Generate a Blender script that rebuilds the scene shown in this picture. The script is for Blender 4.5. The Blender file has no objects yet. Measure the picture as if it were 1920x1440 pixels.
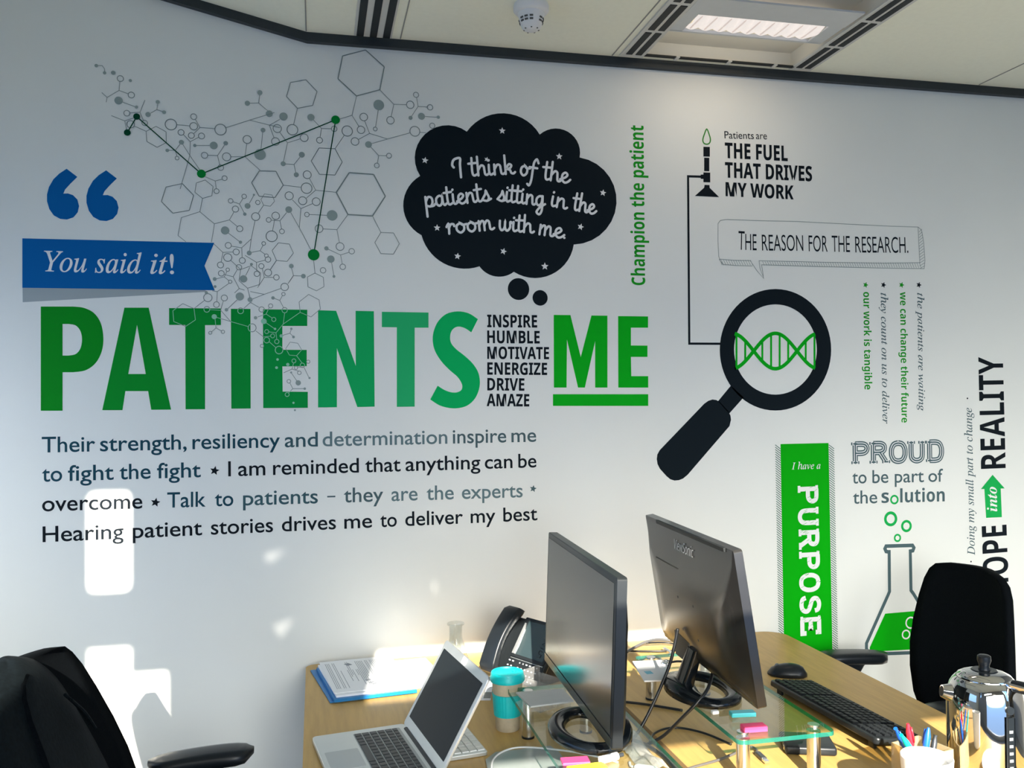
import bpy, bmesh, math, random
from mathutils import Vector as V, Matrix, geometry
random.seed(7)
PI = math.pi
S = bpy.context.scene
C = S.collection

# ------------------------------------------------------------------ camera, world, sun, exposure
YAW, PITCH, ROLL, FPX = 0.220382, 0.0142209, -0.00926547, 1650.2
CAM = V((0, -2.82, 1.556))
FW = V((math.sin(YAW)*math.cos(PITCH), math.cos(YAW)*math.cos(PITCH), math.sin(PITCH)))
_r0 = V((math.cos(YAW), -math.sin(YAW), 0)); _u0 = _r0.cross(FW)
RT = _r0*math.cos(ROLL) + _u0*math.sin(ROLL)
UP = -_r0*math.sin(ROLL) + _u0*math.cos(ROLL)
cd = bpy.data.cameras.new('camera'); cam = bpy.data.objects.new('camera', cd); C.objects.link(cam)
cd.sensor_width = 36; cd.lens = FPX/1920*36; cd.clip_start = 0.02
m = Matrix((RT, UP, -FW)).transposed().to_4x4(); m.translation = CAM; cam.matrix_world = m
S.camera = cam

S.view_settings.view_transform = 'Standard'; S.view_settings.look = 'None'
S.view_settings.gamma = 1; S.view_settings.use_curve_mapping = False
S.view_settings.exposure = 0.16
w = bpy.data.worlds.new('sky'); S.world = w; w.use_nodes = True
bg = w.node_tree.nodes['Background']
bg.inputs[1].default_value = 5.9
nt = w.node_tree; tc = nt.nodes.new('ShaderNodeTexCoord'); sx = nt.nodes.new('ShaderNodeSeparateXYZ'); mr = nt.nodes.new('ShaderNodeMapRange'); cr = nt.nodes.new('ShaderNodeValToRGB')
mr.inputs[1].default_value = -1; mr.inputs[2].default_value = 1
for p, c in ((0.0, (0.05, 0.05, 0.045)), (0.485, (0.10, 0.095, 0.08)), (0.515, (0.42, 0.75, 1.0)), (0.60, (0.27, 0.62, 1.0)), (0.72, (0.30, 0.54, 0.80)), (1.0, (0.14, 0.28, 0.55))):
    if p in (0.0, 1.0): e = cr.color_ramp.elements[int(p)]
    else: e = cr.color_ramp.elements.new(p)
    e.position = p; e.color = (*c, 1)
nt.links.new(tc.outputs['Generated'], sx.inputs[0]); nt.links.new(sx.outputs[2], mr.inputs[0]); nt.links.new(mr.outputs[0], cr.inputs[0]); dt = nt.nodes.new('ShaderNodeVectorMath'); dt.operation = 'DOT_PRODUCT'; dt.inputs[1].default_value = (-0.127, -0.887, 0.443)
gl = nt.nodes.new('ShaderNodeMapRange'); gl.inputs[1].default_value = 0.80; gl.inputs[2].default_value = 0.96; gl.interpolation_type = 'SMOOTHSTEP'   # paler, brighter sky around the sun
up = nt.nodes.new('ShaderNodeMapRange'); up.inputs[1].default_value = -0.06; up.inputs[2].default_value = 0.03
ml = nt.nodes.new('ShaderNodeMath'); ml.operation = 'MULTIPLY'; mx = nt.nodes.new('ShaderNodeMix'); mx.data_type = 'RGBA'; mx.inputs[7].default_value = (1.95, 1.97, 1.89, 1)
nt.links.new(tc.outputs['Generated'], dt.inputs[0]); nt.links.new(dt.outputs['Value'], gl.inputs[0]); nt.links.new(sx.outputs[2], up.inputs[0])
nt.links.new(gl.outputs[0], ml.inputs[0]); nt.links.new(up.outputs[0], ml.inputs[1]); nt.links.new(ml.outputs[0], mx.inputs[0])
nt.links.new(cr.outputs[0], mx.inputs[6]); nt.links.new(mx.outputs[2], bg.inputs[0])
SUN = V((0.143, 1.0, -0.5))
sl = bpy.data.lights.new('sun', 'SUN'); sl.energy = 16.5; sl.angle = math.radians(0.53); sl.color = (1, 0.92, 0.80)
so = bpy.data.objects.new('sun', sl); C.objects.link(so)
so.rotation_euler = SUN.to_track_quat('-Z', 'Y').to_euler(); so.location = (-1, -6, 5)
def portal(loc, rot, sx, sy):
    l = bpy.data.lights.new('window_portal', 'AREA'); l.shape = 'RECTANGLE'; l.size = sx; l.size_y = sy
    l.cycles.is_portal = True
    o = bpy.data.objects.new('window_portal', l); o.location = loc; o.rotation_euler = rot; C.objects.link(o)
portal((-1.59, -1.36, 1.55), (0, -PI/2, 0), 1.0, 2.48)
portal((1.064, -3.04, 0.95), (PI/2, 0, 0), 2.0, 1.75)
portal((2.775, -3.04, 1.885), (PI/2, 0, 0), 0.95, 1.47)

# ------------------------------------------------------------------ materials
MATS = {}
def mat(name, col, rough=0.5, metal=0, noise=0, scale=30, bump=0, spec=0.5, coat=0, emit=None, stretch=(1,1,1), trans=0):
    if name in MATS: return MATS[name]
    mt = bpy.data.materials.new(name); mt.use_nodes = True; nt = mt.node_tree; p = nt.nodes['Principled BSDF']
    c = (*col, 1)
    p.inputs['Base Color'].default_value = c; p.inputs['Roughness'].default_value = rough; p.inputs['Metallic'].default_value = metal
    p.inputs['Specular IOR Level'].default_value = spec; p.inputs['Coat Weight'].default_value = coat
    if trans: p.inputs['Transmission Weight'].default_value = trans
    if emit: p.inputs['Emission Color'].default_value = (*emit[:3], 1); p.inputs['Emission Strength'].default_value = emit[3]
    if noise or bump:
        tc = nt.nodes.new('ShaderNodeTexCoord'); mp = nt.nodes.new('ShaderNodeMapping'); mp.inputs['Scale'].default_value = stretch
        nz = nt.nodes.new('ShaderNodeTexNoise'); nz.inputs['Scale'].default_value = scale; nz.inputs['Detail'].default_value = 4
        nt.links.new(tc.outputs['Object'], mp.inputs[0]); nt.links.new(mp.outputs[0], nz.inputs['Vector'])
        if noise:
            rp = nt.nodes.new('ShaderNodeValToRGB'); rp.color_ramp.elements[0].position = 0.3; rp.color_ramp.elements[1].position = 0.7
            rp.color_ramp.elements[0].color = (*[x*(1-noise) for x in col], 1); rp.color_ramp.elements[1].color = (*[min(1, x*(1+noise)) for x in col], 1)
            nt.links.new(nz.outputs['Fac'], rp.inputs[0]); nt.links.new(rp.outputs[0], p.inputs['Base Color'])
        if bump:
            b = nt.nodes.new('ShaderNodeBump'); b.inputs['Strength'].default_value = bump; b.inputs['Distance'].default_value = 0.002
            nt.links.new(nz.outputs['Fac'], b.inputs['Height']); nt.links.new(b.outputs[0], p.inputs['Normal'])
    MATS[name] = mt; return mt
def glass(name, tint, f0=0.045, rough=0.0, base=0.0, bcol=(0.8, 0.8, 0.8)):
    mt = bpy.data.materials.new(name); mt.use_nodes = True; nt = mt.node_tree; nt.nodes.clear()
    o = nt.nodes.new('ShaderNodeOutputMaterial'); t = nt.nodes.new('ShaderNodeBsdfTransparent'); t.inputs[0].default_value = (*tint, 1)
    g = nt.nodes.new('ShaderNodeBsdfGlossy'); g.inputs['Roughness'].default_value = rough
    lw = nt.nodes.new('ShaderNodeLayerWeight'); lw.inputs[0].default_value = 0.5
    pw = nt.nodes.new('ShaderNodeMath'); pw.operation = 'POWER'; pw.inputs[1].default_value = 5.0; nt.links.new(lw.outputs['Facing'], pw.inputs[0])
    f = nt.nodes.new('ShaderNodeMath'); f.operation = 'MULTIPLY_ADD'; f.inputs[1].default_value = 0.9; f.inputs[2].default_value = f0; nt.links.new(pw.outputs[0], f.inputs[0])
    mx = nt.nodes.new('ShaderNodeMixShader'); nt.links.new(f.outputs[0], mx.inputs[0]); nt.links.new(g.outputs[0], mx.inputs[2])
    if base:
        d = nt.nodes.new('ShaderNodeBsdfDiffuse'); d.inputs[0].default_value = (*bcol, 1); m2 = nt.nodes.new('ShaderNodeMixShader')
        m2.inputs[0].default_value = base; nt.links.new(t.outputs[0], m2.inputs[1]); nt.links.new(d.outputs[0], m2.inputs[2]); nt.links.new(m2.outputs[0], mx.inputs[1])
    else: nt.links.new(t.outputs[0], mx.inputs[1])
    nt.links.new(mx.outputs[0], o.inputs[0]); return mt

WALL = mat('wall_paint', (0.80, 0.805, 0.755), 0.42, noise=0.012, scale=3, bump=0.03, spec=0.35)
CEIL = mat('ceiling_tile', (0.91, 0.91, 0.76), 0.8, noise=0.015, scale=60)
TRIM = mat('charcoal_trim', (0.017, 0.024, 0.027), 0.5, noise=0.1, scale=20)
SLOT = mat('slot_black', (0.006, 0.009, 0.01), 0.6)
WMET = mat('white_metal', (0.62, 0.62, 0.58), 0.45, noise=0.02)
CARPET = mat('carpet', (0.16, 0.155, 0.14), 0.95, noise=0.3, scale=200, bump=0.4)
BEECH = mat('beech', (0.51, 0.325, 0.105), 0.40, noise=0.09, scale=6, stretch=(14, 1.2, 14), spec=0.22)
BEDGE = mat('beech_edge', (0.55, 0.36, 0.17), 0.45, noise=0.05, scale=8)
GREYM = mat('grey_steel', (0.10, 0.11, 0.12), 0.45, metal=0.3)
BLACK = mat('black_plastic', (0.009, 0.012, 0.015), 0.32, noise=0.08, scale=60, spec=0.3)
SATIN = mat('satin_black', (0.013, 0.016, 0.018), 0.36, noise=0.05, scale=40, spec=0.28)
GLOSSB = mat('gloss_black', (0.005, 0.007, 0.009), 0.16, spec=0.28)
BACKP = mat('gloss_back_plastic', (0.022, 0.022, 0.022), 0.22, noise=0.05, scale=30, spec=0.5)
SCREEN = mat('screen_panel', (0.010, 0.014, 0.016), 0.16, spec=0.34)
LSCREEN = mat('laptop_screen', (0.008, 0.012, 0.014), 0.13, spec=0.12)
FABRIC = mat('black_fabric', (0.0028, 0.0040, 0.0052), 0.9, noise=0.3, scale=300, bump=0.3, spec=0.06)
JACK = mat('dark_jacket_cloth', (0.0042, 0.0072, 0.0088), 0.8, noise=0.3, scale=120, bump=0.35, spec=0.10)
ALU = mat('aluminium', (0.62, 0.65, 0.64), 0.36, metal=0.75, noise=0.02)
KEYB = mat('dark_key', (0.018, 0.022, 0.025), 0.4)
KEYM = mat('matte_black_key', (0.008, 0.010, 0.012), 0.5, spec=0.22)
KEYW = mat('white_key', (0.72, 0.74, 0.74), 0.5)
CHROME = mat('chrome', (0.86, 0.86, 0.85), 0.04, metal=1, noise=0.01)
STEEL = mat('polished_steel', (0.66, 0.65, 0.63), 0.05, metal=1, noise=0.01)
BRUSH = mat('brushed_leg', (0.72, 0.72, 0.71), 0.22, metal=1, noise=0.04, scale=90)
TEAL = mat('teal_silicone', (0.0, 0.55, 0.60), 0.42, noise=0.03)
BAMB = mat('bamboo_fibre', (0.50, 0.44, 0.33), 0.6, noise=0.08, scale=80)
PAPER = mat('paper', (0.82, 0.83, 0.84), 0.8, noise=0.015, scale=15)
INK = mat('print_ink', (0.28, 0.30, 0.33), 0.8)
BLUEF = mat('blue_folder', (0.0, 0.16, 0.42), 0.4, noise=0.06)
WHITE = mat('white_gloss', (0.82, 0.82, 0.81), 0.5, noise=0.01, spec=0.2)
WPLAS = mat('white_plastic', (0.75, 0.76, 0.76), 0.4)
CABLE = mat('black_cable', (0.008, 0.009, 0.01), 0.35)
GREYC = mat('grey_plate', (0.42, 0.45, 0.45), 0.3, noise=0.03)
PINK = mat('pink_paper', (0.85, 0.06, 0.20), 0.6); YELL = mat('yellow_paper', (0.80, 0.75, 0.05), 0.6)
CYANP = mat('cyan_plastic', (0.05, 0.50, 0.58), 0.35)
PBLUE = mat('pen_blue', (0.01, 0.10, 0.50), 0.3); PTEAL = mat('pen_teal', (0.0, 0.50, 0.45), 0.3)
PRED = mat('pen_red', (0.75, 0.02, 0.04), 0.3); PGREY = mat('pen_black', (0.03, 0.035, 0.04), 0.3)
GLASS = glass('clear_glass', (0.95, 0.98, 0.965)); FLASKG = glass('flask_glass', (0.90, 0.92, 0.92), 0.045)
ACRYL = glass('acrylic', (0.93, 0.94, 0.94), 0.045, 0.02, 0.10)
BAGP = glass('clear_bag', (0.88, 0.90, 0.90), 0.045, 0.12, 0.22)
GEDGE = glass('green_glass_edge', (0.10, 0.42, 0.33), 0.045, 0.05, 0.35, (0.02, 0.30, 0.23))
HOLD = glass('amber_holder', (0.92, 0.85, 0.65), 0.045, 0.05, 0.35, (0.7, 0.6, 0.4))
LAMPM = mat('lamp_diffuser', (0.45, 0.42, 0.40), 0.5, emit=(1.0, 0.90, 0.84, 0.62))
# vinyls on the wall
VR = 0.6
vBLK = mat('vinyl_black', (0.006, 0.010, 0.014), VR, spec=0.08); vNAVY = mat('vinyl_bubble', (0.005, 0.010, 0.014), VR, spec=0.08)
vTEAL = mat('vinyl_dark_teal', (0.013, 0.060, 0.085), VR, spec=0.08); vSLATE = mat('vinyl_slate', (0.075, 0.125, 0.135), VR, spec=0.08)
vGREYT = mat('vinyl_grey_teal', (0.13, 0.20, 0.21), VR, spec=0.08); vMID = mat('vinyl_mid_teal', (0.045, 0.105, 0.12), VR, spec=0.08)
vBLUE = mat('vinyl_blue', (0.0, 0.115, 0.36), VR, spec=0.08); vGFOLD = mat('vinyl_grey', (0.36, 0.40, 0.40), VR, spec=0.08)
vWHITE = mat('vinyl_white', (0.82, 0.82, 0.80), VR, spec=0.08); vLINE = mat('vinyl_line_grey', (0.23, 0.275, 0.255), VR, spec=0.08)
vDOT = mat('vinyl_dot_grey', (0.30, 0.36, 0.33), VR, spec=0.08); vLG = mat('vinyl_light_green', (0.28, 0.62, 0.42), VR, spec=0.08)
vNODE = mat('vinyl_node_green', (0.0, 0.23, 0.035), VR, spec=0.08); vDKG = mat('vinyl_dark_green', (0.0, 0.060, 0.025), VR, spec=0.08)
vG = [mat('vinyl_green_%s' % 'abcdefgh'[i], c, VR, spec=0.08) for i, c in enumerate([(0.0, 0.25, 0.012), (0.0, 0.265, 0.022), (0.0, 0.27, 0.032), (0.0, 0.275, 0.036), (0.0, 0.295, 0.050), (0.004, 0.41, 0.110), (0.02, 0.45, 0.15), (0.0, 0.46, 0.115)])]
vGM = mat('vinyl_me_green', (0.0, 0.42, 0.010), VR, spec=0.08); vGB = mat('vinyl_banner_green', (0.0, 0.38, 0.002), VR, spec=0.08)
vGT = mat('vinyl_text_green', (0.01, 0.30, 0.015), VR, spec=0.08); vGR = mat('vinyl_ring_green', (0.01, 0.40, 0.08), VR, spec=0.08)
vHAT = mat('vinyl_hatch', (0.06, 0.15, 0.11), VR, spec=0.08)

# ------------------------------------------------------------------ object helpers
def thing(name, label, cat, loc=(0, 0, 0), rotz=0, group=None):
    o = bpy.data.objects.new(name, None); o.empty_display_size = 0.05; C.objects.link(o)
    o.location = loc; o.rotation_euler = (0, 0, rotz); o['label'] = label; o['category'] = cat
    if group: o['group'] = group
    return o
def tag(o, label, cat, group=None):
    o['label'] = label; o['category'] = cat
    if group: o['group'] = group
    return o
def catmull(pts, n=8, closed=False):
    P = [V(p) for p in pts]; N = len(P); out = []
    for i in range(N if closed else N-1):
        if closed: a, b, c, d = P[i-1], P[i], P[(i+1) % N], P[(i+2) % N]
        else: a, b, c, d = P[max(i-1, 0)], P[i], P[i+1], P[min(i+2, N-1)]
        for k in range(n):
            t = k/n
            out.append(0.5*((2*b)+(c-a)*t+(2*a-5*b+4*c-d)*t*t+(3*b-a-3*c+d)*t*t*t))
    if not closed: out.append(P[-1])
    return out
def rrect(x0, y0, x1, y1, r, n=5):
    o = []
    for cx, cy, a in ((x1-r, y1-r, 0), (x0+r, y1-r, PI/2), (x0+r, y0+r, PI), (x1-r, y0+r, 1.5*PI)):
        for k in range(n+1): o.append((cx+r*math.cos(a+k*PI/2/n), cy+r*math.sin(a+k*PI/2/n)))
    return o
class G:
    def __init__(s): s.bm = bmesh.new(); s.mi = 0
    def face(s, vs):
        try:
            f = s.bm.faces.new(vs); f.material_index = s.mi; return f
        except ValueError: return None
    def box(s, c, d, rot=None, bev=0, seg=2):
        r = bmesh.ops.create_cube(s.bm, size=1)
        vs = r['verts']; M = Matrix.Translation(V(c)) @ (rot.to_4x4() if rot else Matrix.Identity(4)) @ Matrix.Diagonal((*d, 1))
        for v in vs: v.co = M @ v.co
        fs = set(f for v in vs for f in v.link_faces)
        for f in fs: f.material_index = s.mi
        if bev:
            bmesh.ops.bevel(s.bm, geom=list(set(e for v in vs for e in v.link_edges)), offset=bev, segments=seg, profile=0.5, affect='EDGES', clamp_overlap=True)
        return s
    def loft(s, secs, caps=True, closed=False):
        rings = [[s.bm.verts.new(p) for p in sec] for sec in secs]; n = len(rings[0])
        R = list(zip(rings, rings[1:])) + ([(rings[-1], rings[0])] if closed else [])
        for a, b in R:
            for i in range(n): s.face((a[i], a[(i+1) % n], b[(i+1) % n], b[i]))
        if caps and not closed: s.face(rings[0][::-1]); s.face(rings[-1])
        return s
    def cyl(s, p0, p1, r0, r1=None, n=24):
        p0, p1 = V(p0), V(p1); r1 = r0 if r1 is None else r1
        q = (p1-p0).to_track_quat('Z', 'Y')
        return s.loft([[p+q @ V((r*math.cos(2*PI*i/n), r*math.sin(2*PI*i/n), 0)) for i in range(n)] for p, r in ((p0, r0), (p1, r1))])
    def tube(s, pts, r, n=8, closed=False, sm=0, rz=1):
        P = catmull(pts, sm, closed) if sm else [V(p) for p in pts]; secs = []; up = None
        for i, p in enumerate(P):
            if closed: d = P[(i+1) % len(P)]-P[i-1]
            else: d = P[min(i+1, len(P)-1)]-P[max(i-1, 0)]
            d.normalize()
            if up is None: up = V((0, 0, 1)) if abs(d.z) < 0.9 else V((1, 0, 0))
            a = d.cross(up).normalized(); b = a.cross(d).normalized(); up = b
            secs.append([p+a*r*math.cos(2*PI*k/n)+b*r*rz*math.sin(2*PI*k/n) for k in range(n)])
        return s.loft(secs, closed=closed)
    def lathe(s, prof, c=(0, 0, 0), n=40, a0=0):
        c = V(c); rings = []
        for r, z in prof:
            if r <= 1e-6: rings.append([s.bm.verts.new(c+V((0, 0, z)))])
            else: rings.append([s.bm.verts.new(c+V((r*math.cos(a0+2*PI*i/n), r*math.sin(a0+2*PI*i/n), z))) for i in range(n)])
        for a, b in zip(rings, rings[1:]):
            for i in range(n):
                j = (i+1) % n
                if len(a) == 1 and len(b) == 1: continue
                if len(a) == 1: s.face((a[0], b[j], b[i]))
                elif len(b) == 1: s.face((a[i], a[j], b[0]))
                else: s.face((a[i], a[j], b[j], b[i]))
        return s
    def prism(s, poly, z0, z1, edge_mi=None):
        k = s.mi; a = [s.bm.verts.new((p[0], p[1], z0)) for p in poly]; b = [s.bm.verts.new((p[0], p[1], z1)) for p in poly]
        s.face(a[::-1]); s.face(b); n = len(a)
        if edge_mi is not None: s.mi = edge_mi
        for i in range(n): s.face((a[i], a[(i+1) % n], b[(i+1) % n], b[i]))
        s.mi = k; return s
    def poly3(s, pts): s.face([s.bm.verts.new(p) for p in pts]); return s
    def xf(s, M):
        for v in s.bm.verts: v.co = M @ v.co
        return s
    def obj(s, name, mats, parent=None, smooth=False, bevel=0, sub=0, label=None):
        bmesh.ops.recalc_face_normals(s.bm, faces=s.bm.faces)
        me = bpy.data.meshes.new(name); s.bm.to_mesh(me); s.bm.free()
        for mm in (mats if isinstance(mats, (list, tuple)) else [mats]): me.materials.append(mm)
        o = bpy.data.objects.new(name, me); C.objects.link(o)
        if parent: o.parent = parent
        if bevel:
            b = o.modifiers.new('bevel', 'BEVEL'); b.width = bevel; b.segments = 2; b.limit_method = 'ANGLE'
        if sub: q = o.modifiers.new('sub', 'SUBSURF'); q.levels = sub; q.render_levels = sub
        if smooth:
            for p in me.polygons: p.use_smooth = True
            if smooth == 1:
                try: me.set_sharp_from_angle(angle=math.radians(40))
                except Exception: pass
        if label: o['label'] = label
        return o
def struct(o): o['kind'] = 'structure'; return o

# ------------------------------------------------------------------ setting
CZ = 2.698; XK = -0.018; SL = math.tan(math.radians(12.8)); YB = -3.05
XL, XR = -1.6, 3.3
def cz(x): return CZ + (XK-x)*SL if x < XK else CZ
g = G(); g.box((0.7, -1.5, -0.02), (5.6, 3.4, 0.04)); struct(g.obj('floor', CARPET))
g = G(); g.poly3([(XL, 0, 0), (XR, 0, 0), (XR, 0, CZ+0.05), (XK, 0, CZ+0.05), (XL, 0, cz(XL)+0.05)]); struct(g.obj('wall_front', WALL))
def flat_holes(name, outer, holes, to3, mt, thick):
    loops = [[V((*p, 0)) for p in outer]] + [[V((*p, 0)) for p in h] for h in holes]
    tri = geometry.tessellate_polygon(loops); pts = [p for l in loops for p in l]
    g = G(); a = [g.bm.verts.new(to3(p.x, p.y, 0)) for p in pts]; b = [g.bm.verts.new(to3(p.x, p.y, thick)) for p in pts]
    for t in tri: g.face([a[i] for i in t]); g.face([b[i] for i in t][::-1])
    k = 0
    for l in loops:
        for i in range(len(l)): j = (i+1) % len(l); g.face((a[k+i], a[k+j], b[k+j], b[k+i]))
        k += len(l)
    return struct(g.obj(name, mt))
flat_holes('wall_left', [(YB, 0), (0, 0), (0, 3.2), (YB, 3.2)], [[(-2.6, 1.05), (-0.12, 1.05), (-0.12, 2.05), (-2.6, 2.05)]], lambda u, v, t: (XL-t, u, v), WALL, 0.08)
g = G(); g.box((XR+0.03, -1.5, 1.4), (0.06, 3.3, 2.8)); struct(g.obj('wall_right', mat('side_wall_grey', (0.30, 0.30, 0.29), 0.6, noise=0.02)))
# openings added in the unseen back wall, shaped to cast sun patches along SUN
def op(x0, z0, x1, z1): return [(x0, z0), (x1, z0), (x1, z1), (x0, z1)]
sh = lambda pts: [(x-0.143*-YB, z+0.5*-YB) for x, z in pts]
lit = [rrect(-0.657, 0.992, -0.543, 1.289, 0.018), [(-0.657, 0.3), (-0.44, 0.3), (-0.44, 0.746), (-0.543, 0.746), (-0.543, 0.826), (-0.657, 0.826)],
       op(0.185, 0.53, 1.22, 0.76), op(0.50, -1.43, 2.5, 0.305)]
def ray(px, py): return FW + (px-960)/FPX*RT + (720-py)/FPX*UP
def W(px, py):
    d = ray(px, py); k = -CAM.y/d.y; p = CAM+d*k; return V((p.x, p.z))
def wpoly(ox, oy, sc, *p): return [tuple(W(ox+p[i]/sc, oy+p[i+1]/sc)) for i in range(0, len(p), 2)]
light_flecks = [wpoly(0, 915, 2.743, 1350, 322, 1430, 305, 1550, 294, 1455, 328, 1395, 385, 1368, 372), wpoly(0, 915, 2.743, 1395, 690, 1532, 650, 1440, 772), wpoly(560, 1080, 4, 985, 10, 1020, 25, 1040, 125, 1012, 130),
         wpoly(560, 1080, 4, 1258, 40, 1312, 0, 1300, 60, 1265, 78), wpoly(560, 1080, 4, 700, 250, 738, 250, 750, 308, 712, 312)]
flat_holes('wall_back', [(XL, 0), (XR, 0), (XR, CZ+0.02), (XK, CZ+0.02), (XL, cz(XL)+0.02)], [sh(h) for h in lit+light_flecks]+[op(2.3, 1.15, 3.25, 2.62)], lambda u, v, t: (u, YB-t, v), mat('window_wall_grey', (0.24, 0.24, 0.235), 0.6, noise=0.02), 0.02)
film = bpy.data.materials.new('tinted_film'); film.use_nodes = True; ft = film.node_tree; ft.nodes.clear()
fo = ft.nodes.new('ShaderNodeOutputMaterial'); fb = ft.nodes.new('ShaderNodeBsdfTransparent'); fb.inputs[0].default_value = (0.105, 0.105, 0.11, 1); ft.links.new(fb.outputs[0], fo.inputs[0])
for k, h in enumerate(light_flecks):  # added unseen tinted pieces that dim the sun into faint flecks on the wall
    g = G(); g.poly3([(x, YB-0.012, z) for x, z in sh(h)]); struct(g.obj('window_%d' % (k+1), film))
# ceiling: flat field, rising facet on the left, lamp bay left open
g = G()
def cp(x, y, dz=0): return (x, y, cz(x)+dz)
BX0, BX1, BY0, BY1 = 1.083, 1.632, -0.045, -0.62
for xa, xb, ya, yb in ((XL, XK, 0, YB), (XK, BX0, 0, YB), (BX1, XR, 0, YB), (BX0, BX1, 0, BY0), (BX0, BX1, BY1, YB)):
    g.poly3([cp(xa, ya), cp(xb, ya), cp(xb, yb), cp(xa, yb)])
struct(g.obj('ceiling', CEIL))
g = G()
TH = 0.028
secs = []
for x in (XL, XK, XR): secs.append([(x, 0, cz(x)-TH), (x, -0.022, cz(x)-TH), (x, -0.022, cz(x)+0.001), (x, 0, cz(x)+0.001)])
g.loft(secs); struct(g.obj('trim_1', TRIM))
g = G()
for x in (0.272, 2.412, -0.02+0.0): g.box((x, YB/2, CZ-0.0008), (0.0035, -YB-0.06, 0.0025))
for x in (0.98,): g.box((x, YB/2, CZ-0.0008), (0.0035, -YB-0.06, 0.0025))
struct(g.obj('trim_2', mat('joint_grey', (0.30, 0.30, 0.27), 0.7)))
# slot diffusers in the ceiling
t = thing('slot_diffuser', 'white ceiling air diffuser with three long black slots', 'air vent', (0.185, -0.7, CZ))
g = G(); g.box((0, 0, -0.002), (0.118, 1.33, 0.004)); g.obj('frame', WMET, t)
for x in (-0.040, 0.001, 0.042):
    g = G(); g.box((x, 0, -0.0045), (0.022, 1.33, 0.002)); g.obj('slot', SLOT, t)
def strip(x, label):
    t = thing('slot_diffuser', label, 'air vent', (x, -0.72, CZ), 0, 'twin slot ceiling strips beside the lamp')
    g = G(); g.box((0, 0, -0.003), (0.082, 1.36, 0.006)); g.obj('frame', WMET, t)
    y = 0.68-0.02
    for k in range(7):
        for dx in (-0.0165, 0.0165):
            g = G(); g.box((dx, y-0.094, -0.007), (0.021, 0.178, 0.002)); g.obj('slot', SLOT, t)
        y -= 0.198
strip(1.043, 'white ceiling strip with paired black slots along the lamp edge nearer the smoke detector')
strip(1.668, 'white ceiling strip with paired black slots along the lamp edge farther from the smoke detector')
# recessed lamp bay
t = thing('ceiling_lamp', 'recessed fluorescent ceiling light with glowing ribbed diffuser', 'ceiling light', (1.3575, -0.33, CZ))
g = G(); hx = 0.2745; ya, yb = BY0+0.33, BY1+0.33; H = 0.05
g.poly3([(-hx, ya, H), (hx, ya, H), (hx, yb, H), (-hx, yb, H)])
g.poly3([(-hx, ya, 0), (hx, ya, 0), (hx, ya, H), (-hx, ya, H)]); g.poly3([(-hx, yb, 0), (hx, yb, 0), (hx, yb, H), (-hx, yb, H)])
g.poly3([(-hx, ya, 0), (-hx, yb, 0), (-hx, yb, H), (-hx, ya, H)]); g.poly3([(hx, ya, 0), (hx, yb, 0), (hx, yb, H), (hx, ya, H)])
g.obj('recess', mat('recess_white', (0.72, 0.70, 0.62), 0.7), t)
g = G(); N = 72; secs = []
for i in range(N+1):
    u = i/N; x = -0.225+0.43*u; z = 0.0-0.009*abs(math.sin(u*PI*9))
    secs.append([(x, 0.062, z+0.012), (x, 0.0, z-0.004), (x, -0.062, z+0.010)])
for a, b in zip(secs, secs[1:]):
    for k in (0, 1): g.poly3([a[k], b[k], b[k+1], a[k+1]])
g.obj('diffuser', LAMPM, t, smooth=2)
ll = bpy.data.lights.new('tube_light', 'AREA'); ll.shape = 'RECTANGLE'; ll.size = 0.43; ll.size_y = 0.10; ll.energy = 1.1; ll.color = (1.0, 0.86, 0.68)
lo = bpy.data.objects.new('tube_light', ll); C.objects.link(lo); lo.parent = t; lo.location = (-0.01, 0, -0.018)
l2 = bpy.data.lights.new('recess_light', 'AREA'); l2.shape = 'RECTANGLE'; l2.size = 0.42; l2.size_y = 0.03; l2.energy = 0.17; l2.color = (1.0, 0.84, 0.60)  # added fill, stands in for lamp light leaking into the recess
lo = bpy.data.objects.new('recess_light', l2); C.objects.link(lo); lo.parent = t; lo.location = (-0.01, 0.082, 0.024); lo.rotation_euler = (PI*0.56, 0, 0)
for k in range(9):
    x = -0.201+0.0478*k; g = G(); g.tube([(x-0.004, 0.060, 0.006), (x-0.012, 0.030, -0.003), (x-0.016, 0, -0.0065), (x-0.012, -0.030, -0.003), (x-0.004, -0.060, 0.006)], 0.0028, 6, sm=3); g.obj('louvre_blade', mat('louvre', (0.42, 0.38, 0.36), 0.5, emit=(1.0, 0.86, 0.78, 0.40)), t, smooth=2)
g = G()
g.box((-0.01, -0.118, -0.004), (0.53, 0.105, 0.006)); g.box((-0.252, 0, 0.0), (0.045, 0.13, 0.006)); g.box((0.232, 0, 0.0), (0.05, 0.13, 0.006)); g.box((-0.01, 0.068, 0.002), (0.53, 0.010, 0.01))
g.obj('housing', mat('lamp_housing', (0.60, 0.62, 0.62), 0.45, noise=0.02), t)
g = G(); g.box((0, 0.268, -0.004), (0.55, 0.016, 0.004)); g.obj('edge_slot', SLOT, t)
g = G()
for x in (-0.16, 0.03, 0.2): g.box((x, 0.268, -0.007), (0.012, 0.03, 0.004))
g.obj('bracket', WMET, t)
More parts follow.
